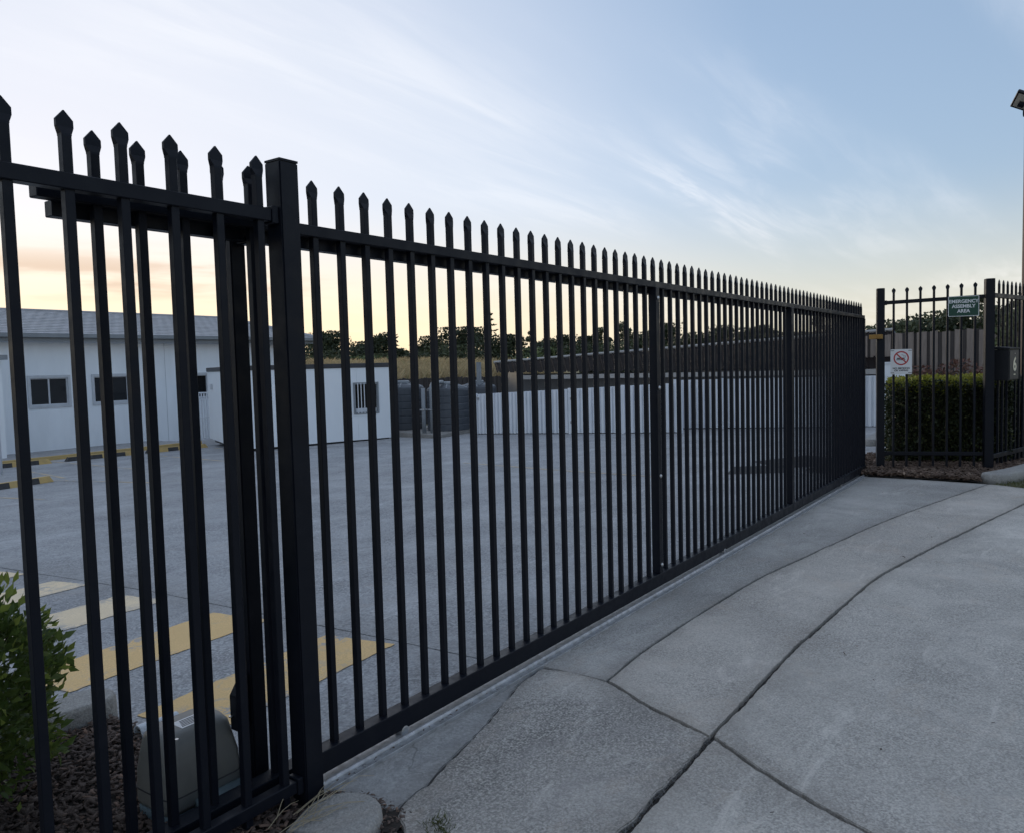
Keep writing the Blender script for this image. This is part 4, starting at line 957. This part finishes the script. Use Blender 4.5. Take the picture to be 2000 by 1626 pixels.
# ------------------------------------------------------------------ timber fences
def paling_fence(label, pa, pb, zb, zt, zt2, mat, pitch=.135, back=None):
    h = math.atan2(pb[1]-pa[1], pb[0]-pa[0]); L_ = math.hypot(pb[0]-pa[0], pb[1]-pa[1])
    t = thing('paling_fence', label, 'fence', (pa[0],pa[1],0), h)
    protos = []
    for q in range(5):
        w = .072+.012*random.random(); mb = MB(); d = random.uniform(-.02,.02); mb.add([(-w,0,zb),(w,0,zb),(w,.018,zb),(-w,.018,zb),(-w,0,0+d),(w,0,-d),(w,.018,-d),(-w,.018,d)],[(0,3,2,1),(4,5,6,7),(0,1,5,4),(1,2,6,5),(2,3,7,6),(3,0,4,7)]); protos.append(mb.mesh('paling', MAT[mat]))
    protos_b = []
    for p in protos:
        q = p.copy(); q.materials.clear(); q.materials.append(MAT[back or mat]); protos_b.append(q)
    n = int(L_/pitch)
    for i in range(n):
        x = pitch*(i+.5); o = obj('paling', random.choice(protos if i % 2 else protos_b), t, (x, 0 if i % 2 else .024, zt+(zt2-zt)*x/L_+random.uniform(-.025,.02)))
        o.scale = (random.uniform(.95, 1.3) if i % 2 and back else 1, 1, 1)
    for z in (.45, 1.05): MB().box(0,L_,.044,.09,zt-z-.04,zt-z+.04).build('fence_rail', MAT[mat], t)
    return t
def paling_proto_fix(): pass
paling_fence('weathered brown timber paling fence behind the water tanks', (18.2,20.35), (31,19.6), -1.75, 1.14, .99, 'paling_dark')
paling_fence('weathered grey timber paling fence behind the hedge', (20.55,5.2), (21.35,-3.5), -2.15, 1.95, 2.06, 'paling', .125, 'paling_back')

# dry grass bank
bankp = [(20.6,20.7),(34,20.0),(44,26),(40,36),(20.6,36)]
bz = lambda x, y: .72 + .10*min(6, max(0, y-20.5)) + .06*math.sin(x*.9)
sheet('grass_bank', bankp, bz, MAT['bank'], res=1.2, amp=.05)
blades('bank_grass', [(20.7,20.75),(33,20.2),(37,24),(34,29),(20.7,29)], 30000, bz, MAT['dry_grass'], .15, .75, .03, .4, 'tall dry straw-coloured grass on the bank behind the paling fence', 'grass')

# ------------------------------------------------------------------ trees
ORD = ['first','second','third','fourth','fifth','sixth','seventh','eighth','ninth','tenth','eleventh','twelfth','thirteenth','fourteenth','fifteenth','sixteenth','seventeenth','eighteenth','nineteenth','twentieth','twenty-first','twenty-second','twenty-third','twenty-fourth','twenty-fifth','twenty-sixth','twenty-seventh']
def crown(H, W, z0, nb, nl, leaf, gap=1.0):
    bc = []; 
    for i in range(nb):
        t = (i+.5)/nb; z = z0+(H-z0)*(.12+.86*t); w = W*.5*math.sqrt(max(.05, 1-(abs(t-.42)/.62)**2))
        a = rng.uniform(0, 2*np.pi); r = w*rng.uniform(.15, .85); bc.append((r*math.cos(a), r*math.sin(a), z-.1*W*rng.uniform(.2,1), W*rng.uniform(.13,.24)*gap))
    bc = np.array(bc); idx = rng.integers(0, nb, nl); d = unit(rng.normal(size=(nl,3))); rad = bc[idx,3]*rng.uniform(.35,1.08,nl)
    P = bc[idx,:3]+d*rad[:,None]*np.array([1,1,.75]); P[:,2] = np.minimum(P[:,2], H)
    u = unit(rng.normal(size=(nl,3))); r = rng.normal(size=(nl,3)); s = unit(np.cross(u, r)); sz = (leaf*rng.uniform(.5,1.3,nl))[:,None]
    V = np.stack([P-u*sz*.6, P+s*sz*.35, P+u*sz*.6, P-s*sz*.35], 1)
    return V, bc
def tree(label, x, y, H, W, z, mat, nb=22, nl=2600, leaf=.24, gap=1.0, base=.12, cat='tree', group=None, name='tree'):
    t = thing(name, label, cat, (x,y,z), 0, group); V, bc = crown(H, W, H*base, nb, nl, leaf, gap)
    fast_quads('crown', V, MAT[mat], t)
    mb = MB(); tw = .035*H*.6; mb.tube([(0,0,-.2),(tw*.4,0,H*.25),(0,tw*.5,H*.55),(0,0,H*.8)], [tw,tw*.8,tw*.5,tw*.2], 7)
    for k_ in range(0, nb, max(1, nb//8)):
        c = bc[k_]; zz = min(c[2]*.75, H*.55); mb.tube([(0,0,zz*.6),(c[0]*.5,c[1]*.5,zz),(c[0],c[1],c[2])], [tw*.4,tw*.25,tw*.1], 5)
    mb.build('trunk', MAT['bark'], t); return t
TL = [(45.4,55.9,5.91,4.14),(52.4,60.5,6.56,3.07),(44.4,48.8,5.87,3.16),(52.9,54.6,5.35,2.91),(51.3,50.5,5.99,2.76),(58.2,54.9,4.71,2.81),(49.0,44.3,4.0,1.9),(57.6,49.6,5.68,3.64),(55.9,45.4,6.3,3.45),(63.2,49.0,6.65,3.07),(53.7,38.4,5.27,2.95),(63.1,42.4,6.22,1.65),(60.6,38.9,5.08,2.53),(68.3,41.7,5.65,3.07),(57.1,33.2,4.97,2.32),(66.5,36.8,6.22,1.94),(63.8,33.4,6.52,2.76),(71.5,35.9,5.69,2.81),(59.5,28.5,5.22,2.11),(69.2,31.4,6.29,3.4),(66.4,27.8,5.23,3.22),(75.0,28.0,6.18,3.07),(62.5,21.2,5.26,2.53),(72.5,22.8,5.75,2.91),(69.3,19.4,4.9,2.76),(77.5,19.8,6.72,2.56),(64.4,14.6,4.98,2.53)]
cnt = {True: 0, False: 0}
for i, (x, y, H, W) in enumerate(TL):
    sparse = i in (11, 15, 16, 25); o_ = ORD[cnt[sparse]]; cnt[sparse] += 1
    tree(f'dark dense tree, {o_} from the left in the distant treeline' if not sparse else f'thin open-crowned tree, {o_} such from the left above the treeline', x, y, H, W*(1.55 if not sparse else 1.25), -1.3, 'tree2' if sparse else 'tree', 30 if not sparse else 15, 9000 if not sparse else 2200, .22, 1.15 if not sparse else .85, group='distant thin trees' if sparse else 'distant treeline')
for i in range(27):
    u_ = i/26; x, y = 36+28*u_+rng.uniform(-2,2), 46-34*u_+rng.uniform(-2,2); H = rng.uniform(3.2, 4.3)
    tree(f'low bushy shrub below the distant treeline, {ORD[i]} from the left', x, y, H, H*1.5, -1.2, ('tree', 'shrub', 'tree2')[i % 3], 20, 4200, .2, 1.3, .02, 'shrub', 'shrubs below the treeline', 'shrub')
for i, (x, y, H, W) in enumerate([(33.3,6.7,2.76,1.09),(37.4,6.7,2.99,1.21),(30.6,5.0,2.88,.99),(33.6,4.9,3.12,1.3),(37.7,4.7,3.44,1.7),(30.8,3.3,3.11,1.19),(37.9,2.7,3.5,1.21),(31.0,1.7,3.42,1.19),(34.0,1.1,3.75,1.74)]):
    tree(f'rounded dark green tree behind the grey paling fence, {ORD[i]} from the left', x, y, H, W*2.2, -.2, 'tree' if i % 2 else 'tree2', 20, 3600, .15, 1.15, .05, group='trees behind the grey paling fence')
tree('tall thin gum tree behind the emergency assembly sign', 33.9, 3.0, 3.85, 1.5, -.2, 'tree2', 14, 900, .13, .75)
# pine with level whorls
def pine():
    t = thing('pine_tree', 'tall narrow pine with level branch whorls above the treeline', 'tree', (64.1,47.8,-1.3)); H = 8.15
    mb = MB(); mb.tube([(0,0,0),(0,0,H*.5),(0,0,H)], [.14,.08,.015], 6); mb.build('trunk', MAT['bark'], t)
    Q = []; br = MB()
    for k_ in range(11):
        z = H*.30+(H*.67)*k_/10; l = (1.15*(1-(k_/11)**1.5)+.14)*random.uniform(.75,1.15)
        for j in range(5):
            a = k_*.7+j*math.pi/2.5+random.uniform(-.3,.3); c, s = math.cos(a), math.sin(a); l = l*random.uniform(.85,1.12)
            br.tube([(0,0,z),(c*l*.6,s*l*.6,z+.02),(c*l,s*l,z+.16*l)], [.025,.018,.01], 4)
            for m_ in range(9):
                u_ = .35+.65*m_/8; p = np.array([c*l*u_,s*l*u_,z+.14*l*u_*u_]); d = rng.normal(0,1,3)*.03
                w = np.array([-s,c,.1])*.09; up = np.array([c*.06,s*.06,.09]); Q.append([p-w+d,p+up+d,p+w+d,p-up*.8+d])
    br.build('branches', MAT['bark'], t); fast_quads('crown', np.array(Q), MAT['tree'], t)
pine()
for i, (x, y, s_) in enumerate([(19.6,2.9,1.2),(19.7,2.3,1.32),(19.6,1.75,1.22),(19.8,.9,1.2)]):
    tree(('reddish brown shrub nearest the white wall, below the paling fence','tall reddish brown shrub behind the middle of the hedge','reddish brown shrub behind the hedge by the corner post','reddish brown shrub behind the letterbox')[i], x, y, s_, 1.15, 0, 'red_shrub', 14, 1500, .07, 1.2, .02, 'shrub', None, 'shrub')
for i, (x, y, H, W) in enumerate([(15.4,.95,1.85,.8),(17.6,.85,2.3,1.1)]):
    tree(('yellow-green leafy shrub behind the letterbox panel','taller yellow-green leafy shrub further back behind the letterbox panel')[i], x, y, H, W, 0, 'shrub', 20, 2600, .09, 1.1, .02, 'shrub', None, 'shrub')

# ------------------------------------------------------------------ floodlight
fl = thing('floodlight', 'black LED floodlight on a tall weathered pole at the right edge', 'floodlight', (14.0, .655, 0))
mb = MB(); mb.lathe([(.075,-.05),(.07,2.5),(.062,5.0)], 14); mb.build('pole', MAT['pole_wood'], fl, smooth=True)
M0 = Matrix.Translation((-.10,.05,5.04)) @ Vector((.72,-.25,.62)).to_track_quat('Z', 'Y').to_matrix().to_4x4() @ Matrix.Rotation(R(38), 4, 'Z')
mb = MB(); mb.obox(M0, .3, .26, .06); mb.build('lamp_housing', MAT['black'], fl, bevel=.008)
mb = MB(); mb.obox(M0 @ Matrix.Translation((0,0,-.033)), .24, .2, .008); mb.build('lamp_lens', MAT['light_lens'], fl)
mb = MB(); mb.obox(M0 @ Matrix.Translation((.02,-.02,-.075)), .08, .05, .07); mb.build('lamp_bracket', MAT['black'], fl)
MB().box(-.05,.05,-.05,.08,4.86,4.92).build('arm', MAT['black'], fl)
